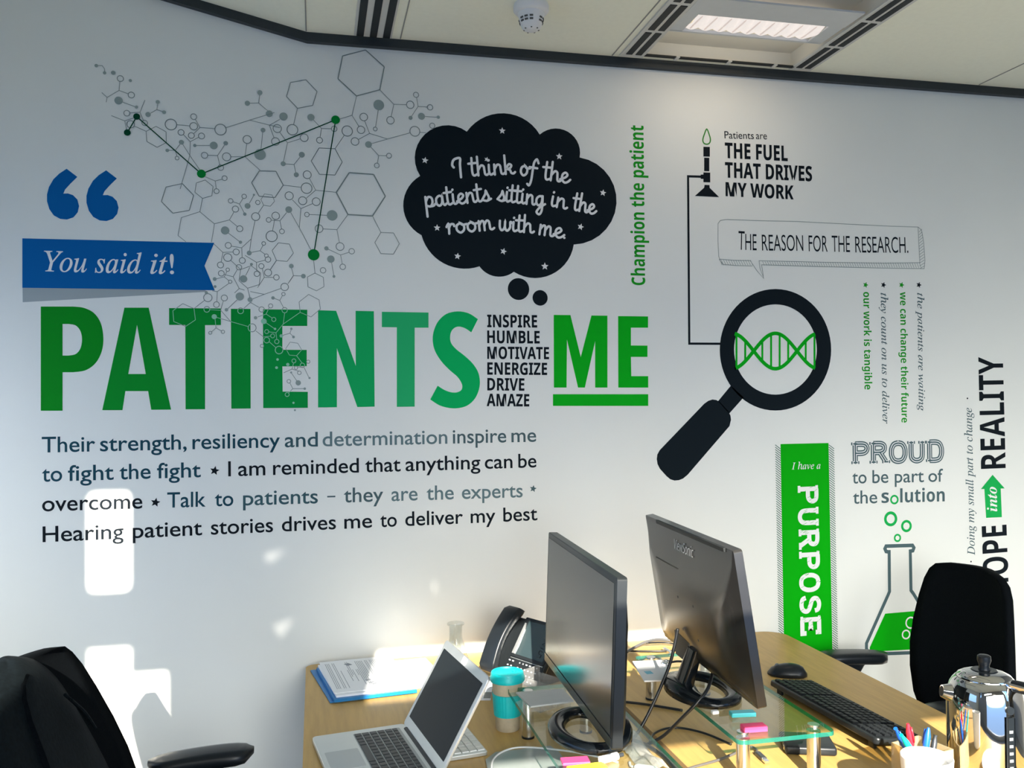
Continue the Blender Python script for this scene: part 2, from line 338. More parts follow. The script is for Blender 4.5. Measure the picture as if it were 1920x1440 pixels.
# smoke detector
t = thing('smoke_detector', 'white round smoke detector hanging below the ceiling', 'smoke detector', (0.622, -0.345, CZ))
g = G(); g.lathe([(0, 0), (0.05, 0), (0.052, -0.006), (0.052, -0.018), (0.047, -0.024), (0.040, -0.027), (0, -0.027)], n=48); g.obj('base', WPLAS, t, smooth=1)
g = G(); g.lathe([(0, -0.027), (0.040, -0.027), (0.036, -0.040), (0.031, -0.060), (0.026, -0.071), (0.016, -0.076), (0, -0.077)], n=48); g.obj('sensor_body', WPLAS, t, smooth=1)
g = G()
for k in range(14):
    a = 2*PI*k/14
    if k % 4 == 3: continue
    for z, r in ((-0.045, 0.0352), (-0.0535, 0.0332)):
        g.box((r*math.cos(a), r*math.sin(a), z), (0.003, 0.010, 0.0045), Matrix.Rotation(a, 3, 'Z'))
for k in range(7): a = 2*PI*k/7; g.box((0.0215*math.cos(a), 0.0215*math.sin(a), -0.0735), (0.004, 0.004, 0.002), Matrix.Rotation(a, 3, 'Z'))
g.obj('vent_slots', mat('vent_dark', (0.08, 0.08, 0.075), 0.7), t)

# ------------------------------------------------------------------ wall graphics: helpers (wall plane y = 0; pixel of the 1920x1440 frame -> wall point x,z)
def ray(px, py): return FW + (px-960)/FPX*RT + (720-py)/FPX*UP
def W(px, py):
    d = ray(px, py); k = -CAM.y/d.y; p = CAM+d*k; return V((p.x, p.z))
def MPP(px, py): return (W(px, py)-W(px, py+1)).length     # metres per pixel there
def inpoly(p, poly):
    x, y = p; c = False; j = len(poly)-1
    for i in range(len(poly)):
        xi, yi = poly[i]; xj, yj = poly[j]
        if (yi > y) != (yj > y) and x < (xj-xi)*(y-yi)/(yj-yi)+xi: c = not c
        j = i
    return c
_txt = {}
def glyphs(s, off=0, spacing=1):
    k = (s, off, spacing)
    if k in _txt: return _txt[k]
    c = bpy.data.curves.new('t', 'FONT'); c.body = s; c.resolution_u = 5; c.offset = off; c.space_character = spacing; c.fill_mode = 'FRONT'
    o = bpy.data.objects.new('t', c); C.objects.link(o); bpy.context.view_layer.update()
    me = bpy.data.meshes.new_from_object(o.evaluated_get(bpy.context.evaluated_depsgraph_get()))
    vs = [v.co.to_2d() for v in me.vertices]; fs = [list(p.vertices) for p in me.polygons]
    bpy.data.objects.remove(o); bpy.data.curves.remove(c); bpy.data.meshes.remove(me)
    _txt[k] = (vs, fs); return _txt[k]
def mathf(s, up, lo):
    o = ''
    for ch in s:
        if up == 0x1D434 and ch == 'h': o += '\u210e'
        elif 'A' <= ch <= 'Z': o += chr(up+ord(ch)-65)
        elif 'a' <= ch <= 'z': o += chr(lo+ord(ch)-97)
        else: o += ch
    return o
ital = lambda s: mathf(s, 0x1D434, 0x1D44E)
boldi = lambda s: mathf(s, 0x1D468, 0x1D482)
sansb = lambda s: mathf(s, 0x1D5D4, 0x1D5EE)
serb = lambda s: mathf(s, 0x1D400, 0x1D41A)
class D:
    """flat vinyl cut-outs in wall coordinates"""
    def __init__(s): s.v = []; s.f = []; s.mi = 0; s.n = 0
    def tri(s, pts, fs):
        k = len(s.v); s.v += [V((p[0], p[1], s.n % 90)) for p in pts]; s.n += 1; s.f += [([k+i for i in f], s.mi) for f in fs]
    def poly(s, pts, holes=()):
        L = [[V((p[0], p[1], 0)) for p in l] for l in (pts, *holes)]
        s.tri([p for l in L for p in l], geometry.tessellate_polygon(L)); return s
    def pp(s, pts, holes=()): return s.poly([W(*p) for p in pts], [[W(*p) for p in h] for h in holes])
    def stroke(s, pts, w, closed=False, rnd=False):
        P = [V(p) for p in pts]; n = len(P); A = []; B = []
        for i in range(n):
            p = P[i-1] if (i or closed) else None; q = P[(i+1) % n] if (i < n-1 or closed) else None
            d1 = (P[i]-p).normalized() if p is not None else None; d2 = (q-P[i]).normalized() if q is not None else None
            d1 = d1 or d2; d2 = d2 or d1
            n1 = V((-d1.y, d1.x)); n2 = V((-d2.y, d2.x)); mm = n1+n2
            if mm.length < 1e-6: mm = n1
            mm.normalize(); k = w/2/max(0.45, mm.dot(n1)); A.append(P[i]+mm*k); B.append(P[i]-mm*k)
        for i in range(n if closed else n-1):
            j = (i+1) % n; s.tri([A[i], A[j], B[j], B[i]], [(0, 1, 2, 3)])
        if rnd: s.disc(P[0], w/2, 12); s.disc(P[-1], w/2, 12)
        return s
    def ps(s, pts, wpx, closed=False, rnd=False): return s.stroke([W(*p) for p in pts], wpx*MPP(*pts[0]), closed, rnd)
    def disc(s, c, r, n=28):
        c = V(c); s.tri([c+V((math.cos(2*PI*i/n), math.sin(2*PI*i/n)))*r for i in range(n)], [list(range(n))]); return s
    def pd(s, x, y, r): return s.disc(W(x, y), r*MPP(x, y))
    def pr(s, x, y, r, w):
        c = W(x, y); k = MPP(x, y); return s.stroke([c+V((math.cos(2*PI*i/36), math.sin(2*PI*i/36)))*r*k for i in range(36)], w*k, True)
    def star(s, x, y, r, rot=0):
        c = W(x, y); k = MPP(x, y)*r
        return s.poly([c+V((math.sin(rot+i*PI/5), math.cos(rot+i*PI/5)))*(k if i % 2 == 0 else 0.45*k) for i in range(10)])
    def text(s, t, left, right, top=None, cap=None, off=0, ref=None, shear=0):
        """baseline ink runs left..right (pixels); height from pixel `top` of the tallest glyph or cap height in metres"""
        vs, fs = glyphs(t, off)
        if shear: vs = [V((p.x+shear*p.y, p.y)) for p in vs]
        u0 = min(p.x for p in vs); u1 = max(p.x for p in vs); v1 = ref if ref else max(p.y for p in vs)
        O = W(*left); U = W(*right)-O; uh = U.normalized(); vh = V((-uh.y, uh.x))
        h = (W(*top)-O).dot(vh)/v1 if top else cap/0.7
        s.tri([O+U*((p.x-u0)/(u1-u0))+vh*(p.y*h) for p in vs], fs); return s
    def obj(s, name, mats, parent=None, layer=1, label=None):
        y = -0.0005*layer; me = bpy.data.meshes.new(name); o0 = parent.location if parent else V((0, 0, 0))
        me.from_pydata([(p.x-o0.x, y-5e-6*p.z-o0.y, p.y-o0.z) for p in s.v], [], [f for f, _ in s.f])
        for mm in (mats if isinstance(mats, (list, tuple)) else [mats]): me.materials.append(mm)
        for pl, (_, mi) in zip(me.polygons, s.f): pl.material_index = mi
        me.update(); nrm = me.polygons
        bm = bmesh.new(); bm.from_mesh(me)
        for f in bm.faces:
            if f.normal.y > 0: f.normal_flip()
        bm.to_mesh(me); bm.free()
        o = bpy.data.objects.new(name, me); C.objects.link(o)
        if parent: o.parent = parent
        if label: o['label'] = label
        return o
def decal(name, label, cat, px, py, group=None):
    p = W(px, py); return thing(name, label, cat, (p.x, 0, p.y), 0, group)
def zc(ox, oy, sc): return lambda *p: [(ox+p[i]/sc, oy+p[i+1]/sc) for i in range(0, len(p), 2)]
Z1 = zc(0, 0, 2.743); Z0 = zc(0, 500, 2.743); ZT = zc(600, 0, 2.743); ZR = zc(600, 500, 2.743)
ZU = zc(1220, 0, 2.743); ZQ = zc(1220, 500, 2.743); Z7 = zc(1440, 800, 4); Z8 = zc(1440, 1080, 4); Z6 = zc(310, 560, 6.4)
# ------------------------------------------------------------------ wall graphics
# opening quotation marks
t = decal('quotation_marks', 'pair of bold blue opening quotation marks on the white wall', 'wall graphic', 155, 365)
for dx, dy in ((0, 0), (203, 8)):
    o = [(343, 868), (398, 910), (362, 945), (335, 975), (326, 996), (350, 995), (376, 1004), (398, 1026), (407, 1060), (400, 1092), (378, 1118), (345, 1129), (310, 1126), (277, 1108), (254, 1076), (242, 1035), (242, 1000), (252, 962), (275, 922), (305, 893)]
    D().pp(Z1(*[q for x, y in o for q in (x+dx, y+dy)])).obj('quotation_mark', vBLUE, t)
# ribbon banner
t = decal('ribbon_banner', 'blue swallow-tail ribbon banner lettered You said it!', 'wall graphic', 220, 500)
D().pp([(42.3, 539), (384, 544), (390, 547), (42.7, 566.7)]).obj('ribbon_fold', vGFOLD, t, 1, 'grey folded under-edge of the ribbon')
D().pp([(42, 447), (401.8, 455.4), (383.5, 498.5), (402.6, 544.3), (42, 539.6)]).obj('ribbon', vBLUE, t, 2)
D().text(ital('You'), (82.5, 508.5), (163, 510.5), cap=0.0605, off=0.005).text(ital('said'), (178, 511), (266, 512.5), cap=0.0605, off=0.005).text(ital('it!'), (282, 513), (326.5, 513.5), cap=0.0605, off=0.005).obj('lettering', vWHITE, t, 3)
# headline PATIENTS
t = decal('headline_lettering', 'giant green capital letters reading PATIENTS', 'wall lettering', 470, 672)
def arcp(pts, n=6): return [tuple(p) for p in catmull([V((*p, 0)).to_2d() for p in pts], n)]
pP = Z0(*[q for p in [(210, 205), (375, 205)]+arcp([(375, 205), (432, 212), (485, 240), (520, 295), (532, 372), (522, 440), (490, 498), (440, 533), (378, 543)])+[(322, 543), (322, 741), (210, 741)] for q in p])
hP = Z0(*[q for p in [(322, 295), (355, 295)]+arcp([(355, 295), (390, 303), (414, 332), (422, 375), (414, 420), (390, 449), (355, 457)])+[(322, 457)] for q in p])
D().pp(pP, [hP]).obj('letter', vG[0], t)
D().pp(Z0(640, 211, 765, 211, 880, 735, 778, 736, 762, 640, 645, 640, 630, 738, 526, 738), [Z0(705, 300, 750, 552, 660, 552)]).obj('letter', vG[1], t)
pT = Z6(45, 113, 667, 118, 667, 317, 477, 318, 477, 1327, 243, 1328, 240, 316, 45, 315)
pI = Z6(787, 122, 1022, 124, 1024, 1318, 792, 1320)
pE = Z6(1172, 128, 1703, 133, 1703, 328, 1405, 328, 1405, 613, 1697, 615, 1697, 810, 1405, 813, 1408, 1115, 1710, 1118, 1710, 1310, 1175, 1313)
for k, q in ((2, pT), (3, pI), (4, pE)): D().pp(q).obj('letter', vG[k], t)
D().pp(ZR(-10, 224, 83, 227, 184, 510, 183, 227, 277, 229, 281, 720, 192, 722, 87, 420, 87, 723, -10, 724)).obj('letter', vG[5], t)
D().pp(ZR(318, 232, 558, 236, 558, 314, 487, 314, 487, 720, 395, 721, 395, 312, 318, 311)).obj('letter', vG[6], t)
o1 = arcp([(812, 270), (765, 240), (708, 230), (650, 243), (607, 282), (584, 335), (580, 385), (592, 435), (625, 488), (668, 533), (708, 568), (730, 605), (728, 632), (706, 646), (675, 646), (640, 634), (605, 612)], 4)
o2 = arcp([(567, 683), (612, 712), (660, 726), (708, 728), (758, 714), (797, 678), (818, 630), (822, 585), (812, 540), (784, 497), (743, 458), (700, 424), (675, 394), (669, 362), (677, 330), (697, 312), (722, 309), (750, 319), (778, 338)], 4)
D().pp(ZR(*[q for p in o1+o2 for q in p])).obj('letter', vG[7], t)
# verbs
t = decal('verb_list_lettering', 'stack of six black words from INSPIRE to AMAZE beside the giant green S', 'wall lettering', 960, 676)
for s, x1, yb, yt in (('INSPIRE', 1117, 311, 246), ('HUMBLE', 1130, 393, 328), ('MOTIVATE', 1178, 474, 410), ('ENERGIZE', 1168, 555, 491), ('DRIVE', 1051, 636, 572), ('AMAZE', 1076, 717, 653)):
    (a, b, tp) = ZR(860 if s != 'AMAZE' else 857, yb, x1, yb, 860, yt)
    D().text(sansb(s), a, (b[0], b[1]+0.6), tp, off=0.007).obj('word', vBLK, t)
# ME underlined
t = decal('underlined_lettering', 'bright green letters ME with a thick underline', 'wall lettering', 1126, 676)
D().pp(ZR(1202, 248, 1288, 249, 1341, 465, 1396, 251, 1478, 252, 1478, 622, 1415, 622, 1415, 383, 1362, 622, 1327, 622, 1270, 375, 1268, 622, 1203, 622)).obj('letter', vGM, t)
D().pp(ZR(1533, 254, 1687, 256, 1687, 314, 1599, 314, 1599, 405, 1684, 406, 1684, 464, 1599, 464, 1601, 563, 1688, 563, 1688, 622, 1534, 622)).obj('letter', vGM, t)
D().pp(ZR(1198, 656, 1688, 656, 1688, 716, 1198, 716)).obj('underline', vGM, t)
# paragraph
t = decal('paragraph_lettering', 'four-line paragraph in thin dark sans letters beginning Their strength', 'wall lettering', 540, 920)
def para(ya, xa, yb, xb, words):
    for s, x0, x1, mm in words:
        f = lambda x: (x, ya+(yb-ya)*(x-xa)/(xb-xa))
        D().text(s, f(x0), f(x1), cap=0.0462, off=0.008).obj('word', mm, t)
para(848.2, 84.6, 828, 1003, [('Their', 78.4, 178.6, vTEAL), ('strength,', 187.7, 350, vTEAL), ('resiliency', 361, 525, vTEAL), ('and', 534, 596, vMID), ('determination', 605, 838.8, vGREYT), ('inspire', 849, 949.3, vSLATE), ('me', 959, 1005.4, vSLATE)])
para(903, 79, 876, 1006, [('to', 79, 116.6, vTEAL), ('fight', 127.6, 213.3, vTEAL), ('the', 224, 282.5, vTEAL), ('fight', 294.6, 376.6, vTEAL), ('I', 428, 433, vBLK), ('am', 446.6, 497.6, vBLK), ('reminded', 512, 673, vBLK), ('that', 684.6, 751.3, vBLK), ('anything', 760.4, 900.8, vBLK), ('can', 909, 961, vBLK), ('be', 971.9, 1005.8, vBLK)])
para(958.6, 79, 932, 980, [('overcome', 79, 267, vBLK), ('Talk', 313.5, 385.7, vTEAL), ('to', 402.8, 437.5, vTEAL), ('patients', 455.7, 596, vMID), ('they', 644.8, 718.5, vSLATE), ('are', 734, 783, vGREYT), ('the', 799.8, 850.8, vGREYT), ('experts', 866, 980, vGREYT)])
D().ps([(613.5, 931.3), (628.8, 930.8)], 2.8).obj('dash', vSLATE, t)
para(1016.3, 80.2, 975.4, 1001, [('Hearing', 80, 232, vBLK), ('patient', 249, 379, vBLK), ('stories', 395.6, 512, vBLK), ('drives', 528.6, 630, vBLK), ('me', 645.6, 697.7, vBLK), ('to', 713, 744, vBLK), ('deliver', 760, 868, vBLK), ('my', 882.5, 929, vBLK), ('best', 943.8, 1007.6, vBLK)])
for x, y, r, mm in ((402.5, 882.5, 9, vBLK), (291.6, 942, 9, vBLK), (999.6, 916.3, 7, vSLATE)): D().star(x, y, r, 0.2).obj('star', mm, t)
# thought bubble
t = decal('thought_bubble', 'black cloud-shaped thought bubble with white handwritten words and stars', 'wall graphic', 955, 370)
def arc3(a, b, c, n=14):
    (ax, ay), (bx, by), (cx, cy) = a, b, c; d = 2*(ax*(by-cy)+bx*(cy-ay)+cx*(ay-by))
    ux = ((ax*ax+ay*ay)*(by-cy)+(bx*bx+by*by)*(cy-ay)+(cx*cx+cy*cy)*(ay-by))/d
    uy = ((ax*ax+ay*ay)*(cx-bx)+(bx*bx+by*by)*(ax-cx)+(cx*cx+cy*cy)*(bx-ax))/d
    r = math.hypot(ax-ux, ay-uy); t0, tb, t1 = (math.atan2(p[1]-uy, p[0]-ux) for p in (a, b, c))
    tb = (tb-t0) % (2*PI); t1 = (t1-t0) % (2*PI)
    if tb > t1: t1 -= 2*PI
    return [(ux+r*math.cos(t0+t1*k/n), uy+r*math.sin(t0+t1*k/n)) for k in range(n)]
lobes = [((755, 677), (925, 583), (1130, 692)), ((1130, 692), (1240, 664), (1335, 810)), ((1335, 810), (1525, 1040), (1305, 1258)), ((1305, 1258), (1215, 1398), (997, 1398)), ((997, 1398), (912, 1423), (820, 1370)), ((820, 1370), (620, 1345), (522, 1210)), ((522, 1210), (428, 1050), (515, 905)), ((515, 905), (540, 690), (755, 677))]
D().pp(ZT(*[q for l in lobes for p in arc3(*l) for q in p])).obj('bubble', vNAVY, t)
D().pd(972.2, 542, 20.6).obj('trailing_dot', vNAVY, t); D().pd(1012.7, 558.5, 14.6).obj('trailing_dot', vNAVY, t)
for i, (x, y) in enumerate([(937, 673), (540, 825), (857, 820), (1230, 805), (1455, 992), (1340, 1167), (602, 1172), (707, 1318), (943, 1293), (1156, 1370)]):
    (p,) = ZT(x, y); D().star(p[0], p[1], 6.6 if i not in (2, 9) else (5, 7.4)[i == 9], 0.15*(i % 3)).obj('star', vWHITE, t, 2)
SC = {'I': ([[(.12, .95), (-.02, 1.2), (.12, 1.65), (.5, 1.85), (.78, 1.8), (.74, 1.2), (.78, .0)]], .95),
 't': ([[(.2, 1.75), (.16, .4), (.28, 0.02), (.58, .15)], [(-.1, 1.2), (.55, 1.25)]], .52), 'h': ([[(.15, 1.85), (.12, 0)], [(.13, .5), (.4, .95), (.62, .88), (.66, .5), (.7, .1), (.85, 0.02), (1.0, .15)]], .92),
 'i': ([[(.15, 1.0), (.13, .3), (.25, .02), (.5, .15)], [(.17, 1.42), (.19, 1.46)]], .45), 'n': ([[(.15, 1.0), (.13, 0)], [(.13, .5), (.4, .95), (.62, .88), (.66, .5), (.7, .1), (.85, 0.02), (1.0, .15)]], .93),
 'm': ([[(.15, 1.0), (.13, 0)], [(.13, .5), (.36, .95), (.54, .85), (.55, .0)], [(.55, .5), (.78, .95), (.96, .88), (1.0, .5), (1.02, .12), (1.16, .02), (1.34, .15)]], 1.28),
 'k': ([[(.15, 1.85), (.12, 0)], [(.13, .45), (.45, .95), (.66, .82), (.5, .55), (.25, .5), (.5, .38), (.6, .08), (.78, .02), (.92, .15)]], .86),
 'o': ([[(.45, .98), (.15, .75), (.13, .28), (.4, 0), (.68, .25), (.7, .7), (.45, .98), (.62, .78), (.95, .82)]], .9), 'f': ([[(.8, 1.5), (.6, 1.85), (.38, 1.5), (.34, .8), (.33, -.3), (.2, -.85), (0, -.75)], [(0, .95), (.75, .98)]], .66),
 'e': ([[(0, .25), (.42, .5), (.6, .78), (.42, .98), (.18, .75), (.16, .28), (.38, 0), (.65, .08), (.88, .35)]], .76), 'p': ([[(.15, 1.0), (.1, -.95)], [(.13, .5), (.38, .95), (.66, .85), (.7, .4), (.5, .03), (.22, .1)], [(.5, .03), (.75, .06), (.95, .25)]], .9),
 'a': ([[(.7, .85), (.45, .98), (.16, .7), (.15, .22), (.38, 0), (.63, .3), (.7, .98), (.7, .3), (.82, .02), (1.0, .15)]], .97), 's': ([[(0, .15), (.34, .7), (.42, 1.02), (.52, .7), (.62, .32), (.45, .02), (.15, .08)], [(.5, .03), (.8, .18)]], .7),
 'g': ([[(.7, .85), (.45, .98), (.16, .7), (.15, .22), (.38, 0), (.63, .3), (.7, .98), (.7, -.4), (.48, -.92), (.2, -.7), (.5, -.2), (.98, .2)]], .95), 'r': ([[(0, .7), (.2, 1.0), (.15, 0)], [(.16, .5), (.36, .92), (.58, .92), (.62, .72)]], .68),
 'w': ([[(.1, 1.0), (.12, .3), (.3, .0), (.52, .3), (.56, 1.0), (.57, .3), (.76, 0), (1.0, .35), (1.02, .95), (1.22, .82)]], 1.15), '.': ([[(.14, .06), (.16, .06)]], .3)}
def script(d, s, xa, ya, xb, yb, xh, wpx):
    (p0, p1) = ZT(xa, ya, xb, yb); O = W(*p0); U = W(*p1)-O; h = xh/2.743*MPP(*p0); uh = U.normalized(); vh = V((-uh.y, uh.x))
    tot = sum(SC[c][1] for c in s); x = 0; k = U.length/tot
    for c in s:
        for st in SC[c][0]:
            P = catmull([V((a+x, b)) for a, b in st], 6)
            d.stroke([O+uh*(p.x*k)+vh*(p.y*h) for p in P], wpx/2.743*MPP(*p0), rnd=True)
        x += SC[c][1]
    return d
for line in ([('I', 684, 912, 734, 912, 53, 12.5), ('think', 775, 905, 1000, 893, 52, 12), ('of', 1024, 898, 1105, 915, 52, 12), ('the', 1148, 922, 1278, 942, 52, 12)],
             [('patients', 540, 1066, 875, 1032, 52, 12), ('sitting', 912, 1032, 1155, 1060, 50, 12), ('in', 1182, 1058, 1265, 1075, 50, 12), ('the', 1300, 1079, 1412, 1102, 50, 12)],
             [('room', 655, 1203, 893, 1180, 50, 12), ('with', 917, 1183, 1095, 1198, 48, 12), ('me.', 1120, 1204, 1265, 1228, 50, 12)]):
    d = D()
    for a in line: script(d, *a)
    d.obj('lettering', vWHITE, t, 2)
# champion
t = D().text(sansb('Champion the patient'), (1209.5, 535), (1206.3, 236), (1182.6, 535), off=0.002)
tag(t.obj('vertical_lettering', vGT), 'green upward-reading words Champion the patient', 'wall lettering')
# burner
t = decal('burner_graphic', 'black laboratory burner with green flame and a long thin gas line', 'wall graphic', 1322, 320)
fl = [(288, 664), (300, 690), (307, 718), (302, 736), (288, 742), (273, 736), (268, 718), (276, 690)]
D().ps([tuple(p) for p in catmull([V(p) for p in ZU(*[q for p in fl for q in p])], 4, True)], 2.4, True).obj('flame', mat('vinyl_flame', (0.05, 0.25, 0.04), VR, spec=0.12), t)
d = D()
for q in ((271, 755, 304, 756, 304, 806, 271, 805), (275, 811, 301, 812, 301, 881, 275, 880), (271, 887, 306, 888, 306, 938, 271, 937), (257, 898, 272, 898, 272, 920, 257, 920), (277, 951, 302, 952, 303, 966, 352, 1014, 227, 1008, 275, 965)): d.pp(ZU(*q))
d.obj('burner', vBLK, t)
D().ps([(1314, 331.3), (1290, 330.6), (1292.3, 644.3), (1352, 644.6)], 4.2).obj('gas_line', vBLK, t)
t = decal('fuel_lettering', 'black words Patients are THE FUEL THAT DRIVES MY WORK', 'wall lettering', 1440, 310)
D().text('Patients', (1358.5, 259.6), (1413.5, 260.8), (1358.5, 246), off=0.002).text('are', (1417.5, 260.9), (1438, 261.4), cap=0.0265).obj('word', vBLK, t)
for s, a, b, tp in (('THE FUEL', (1359.3, 296), (1477, 301.9), (1359.3, 267.2)), ('THAT DRIVES', (1359.6, 332.5), (1522.6, 339.8), (1359.6, 303.5)), ('MY WORK', (1360.4, 367.5), (1488, 373.7), (1360.4, 341))):
    D().text(sansb(s), a, b, tp, off=0.010).obj('word', vBLK, t)
# speech bubble
t = decal('speech_bubble', 'thin hand-drawn speech bubble holding THE REASON FOR THE RESEARCH', 'wall graphic', 1540, 460)
d = D()
d.ps(ZU(367, 1362, 350, 1320, 346, 1240, 346, 1150, 358, 1134, 390, 1129, 560, 1135, 750, 1139, 1000, 1152, 1200, 1162, 1375, 1168, 1379, 1260, 1384, 1351, 1200, 1354, 900, 1349, 557, 1341, 562, 1380, 582, 1433, 548, 1395, 512, 1341, 430, 1339, 352, 1333), 1.0)
d.ps(ZU(1375, 1168, 1393, 1184, 1404, 1250, 1410, 1340, 1406, 1382, 1250, 1380, 900, 1372, 570, 1362, 576, 1400, 580, 1430), 1.0)
d.ps(ZU(352, 1333, 372, 1360, 440, 1366, 523, 1368), 1.0)
d.obj('outline', vLINE, t)
d = D()
for k in range(13): x = 362+k*12.5; d.ps(ZU(x, 1337, x+13, 1364), 0.75)
for k in range(66): x = 575+k*12.4; yy = 1344+8*(k/66); d.ps(ZU(x, yy, x+10, yy+21+6*k/66), 0.75)
for k in range(14): y = 1178+k*14.5; d.ps(ZU(1379+k*0.3, y+16, 1394+k*1.2, y), 0.75)
d.obj('hatching', vLINE, t)
d = D()
for s, x0, x1, yb in (('T', 450, 482, 1284), ('HE', 487, 545, 1286), ('REASON', 573, 785, 1289), ('FOR', 813, 910, 1293), ('THE', 932, 1025, 1295), ('RESEARCH.', 1053, 1325, 1299)):
    (a, b, tp) = ZU(x0, yb, x1, yb+2, x0, yb-(96 if s == 'T' else 83)); d.text(s, a, b, tp, off=-0.004)
d.obj('lettering', vBLK, t)
# magnifying glass
t = decal('magnifying_glass_graphic', 'big black magnifying glass showing a green double helix', 'wall graphic', 1454, 656)
def ell(cx, cy, rx, ry, n=64): return [(cx+rx*math.cos(2*PI*i/n), cy+ry*math.sin(2*PI*i/n)) for i in range(n)]
fl2 = lambda L: [q for p in L for q in p]
D().pp(ZQ(*fl2(ell(641.5, 427.5, 286.5, 312.5))), [ZQ(*fl2(ell(641.5, 426, 213, 232)))]).obj('lens_ring', vNAVY, t)
D().pp(ZQ(412, 612, 478, 672, 404, 755, 346, 692)).obj('neck', vNAVY, t)
D().pp(ZQ(275, 705, 296, 690, 318, 683, 338, 686, 356, 697, 397, 741, 410, 765, 413, 787, 405, 820, 190, 1070, 166, 1090, 145, 1098, 122, 1100, 100, 1093, 82, 1078, 47, 1039, 35, 1015, 31, 990, 34, 966, 46, 944)).obj('handle', vNAVY, t)
d = D()
for sg in (1, -1): d.ps(ZQ(*fl2([(x, 434-sg*91*math.cos((x-641)*PI/223)) for x in range(432, 852, 7)])), 7)
for x in (441, 486, 574, 619, 663, 707, 797, 842):
    c = math.cos((x-641)*PI/223); d.ps(ZQ(x, 434-91*abs(c), x, 434+91*abs(c)), 4)
d.obj('double_helix', vGM, t, 1)
# sideways list
for s, it, x0, y0, x1, y1, asc, mm, sx, lb in (('our work is tangible', 0, 1093, 130, 1100, 632, 40, vGT, 1105, 'bold green downward words our work is tangible, with star'), ('they count on us to deliver', 1, 1183, 135, 1193, 808, 38, vSLATE, 1197, 'thin italic downward words they count on us to deliver'), ('we can change their future', 0, 1282, 130, 1290, 802, 38, vGT, 1290, 'bold green downward words we can change their future'), ('the patients are waiting', 1, 1371, 135, 1379, 742, 36, vSLATE, 1379, 'thin italic downward words the patients are waiting')):
    (a, b, tp, st) = ZQ(x0, y0, x1, y1, x0+asc, y0, sx, 94)
    t = decal('sideways_lettering', lb, 'wall lettering', *a, group='sideways lines of the patient list')
    D().text(ital(s) if it else sansb(s), a, b, tp, off=0.006 if it else 0).obj('lettering', mm, t)
    D().star(st[0], st[1], 6.0, PI/2).obj('star', vGT if not it else vBLK, t)
# PURPOSE banner
t = decal('purpose_banner', 'tall bright green banner with white sideways word PURPOSE', 'wall graphic', 1513, 1030)
D().pp([(1463.3, 832.5), (1553.4, 830.6), (1561.5, 1270), (1471, 1272)]).obj('panel', vGB, t)
for s in (0, 1):
    d = D()
    for k in range(100):
        y = 833+k*4.4; f = (y-832)/438
        xa, xb = (1453.3+7.7*f, 1463+7.9*f) if s == 0 else (1553.9+8*f, 1563.8+8.3*f)
        d.ps([(xa, y+1.0), (xb, y+8.5)], 1.35)
    d.obj('striped_border', vHAT, t)
D().text(ital('I have a'), (1484.3, 880.2), (1538.2, 878.8), (1484.3, 866.2), off=0.001).obj('lettering', vWHITE, t, 2)
SERIF = {'P': ([[(.16, 0), (.16, 1)], [(.16, .92), (.5, .92), (.66, .86), (.72, .72), (.66, .57), (.5, .5), (.16, .5)]], [(.16, 0), (.16, 1)], .86), 'U': ([[(.18, 1), (.18, .35), (.26, .14), (.45, .07), (.64, .14), (.72, .35), (.72, 1)]], [(.18, 1), (.72, 1)], .9),
 'R': ([[(.16, 0), (.16, 1)], [(.16, .92), (.48, .92), (.64, .86), (.69, .73), (.64, .59), (.48, .52), (.16, .52)], [(.46, .52), (.74, .07)]], [(.16, 0), (.16, 1), (.76, 0)], .9), 'O': ([[(.45, .93), (.25, .87), (.14, .68), (.12, .5), (.14, .32), (.25, .13), (.45, .07), (.65, .13), (.76, .32), (.78, .5), (.76, .68), (.65, .87), (.45, .93)]], [], .9),
 'S': ([[(.72, .72), (.66, .88), (.42, .94), (.22, .86), (.17, .72), (.26, .58), (.5, .5), (.68, .41), (.74, .27), (.64, .11), (.42, .06), (.2, .12), (.13, .28)]], [], .86), 'E': ([[(.16, 0), (.16, 1)], [(.16, .92), (.74, .92), (.74, .74)], [(.16, .5), (.55, .5), (.55, .62), (.55, .38)], [(.16, .08), (.76, .08), (.76, .28)]], [(.16, 0), (.16, 1)], .9),
 'D': ([[(.18, 0), (.18, 1)], [(.18, .93), (.48, .93), (.66, .86), (.75, .68), (.77, .5), (.75, .32), (.66, .14), (.48, .07), (.18, .07)]], [(.18, 0), (.18, 1)], .92)}
def slab(d, s, a, b, top, th, serif=.16, gx=1.0):
    O = W(*a); U = W(*b)-O; uh = U.normalized(); vh = V((-uh.y, uh.x)); h = (W(*top)-O).dot(vh); tot = sum(SERIF[c][2] for c in s); k = U.length/tot; x = 0
    f = lambda p: O+uh*((p[0]*gx+x+(1-gx)*0.4)*k)+vh*(p[1]*h)
    for c in s:
        st, sf, wd = SERIF[c]
        for q in st: d.stroke([f(p) for p in (catmull([V(p) for p in q], 4) if len(q) > 5 else q)], th*h)
        for px, py in sf:
            yy = py+(.06 if py < .5 else -.06); d.stroke([f((px-serif, yy)), f((px+serif, yy))], min(.13, th)*h)
        x += wd
    return d
a, b, tp = (1495.5, 909), (1501.5, 1196.5), (1533, 908)
slab(D(), 'PURPOSE', a, b, tp, .205, .155, .90).obj('lettering', vWHITE, t, 2)
d = D(); random.seed(3)
for k in range(95):
    f = random.random(); h = random.random()*0.96; x = a[0]+(b[0]-a[0])*f+h*37; y = a[1]+(b[1]-a[1])*f
    d.ps([(x, y), (x+4+3*random.random(), y-2.4-2*random.random())], 0.55)
d.obj('scratch_marks', vGB, t, 3)
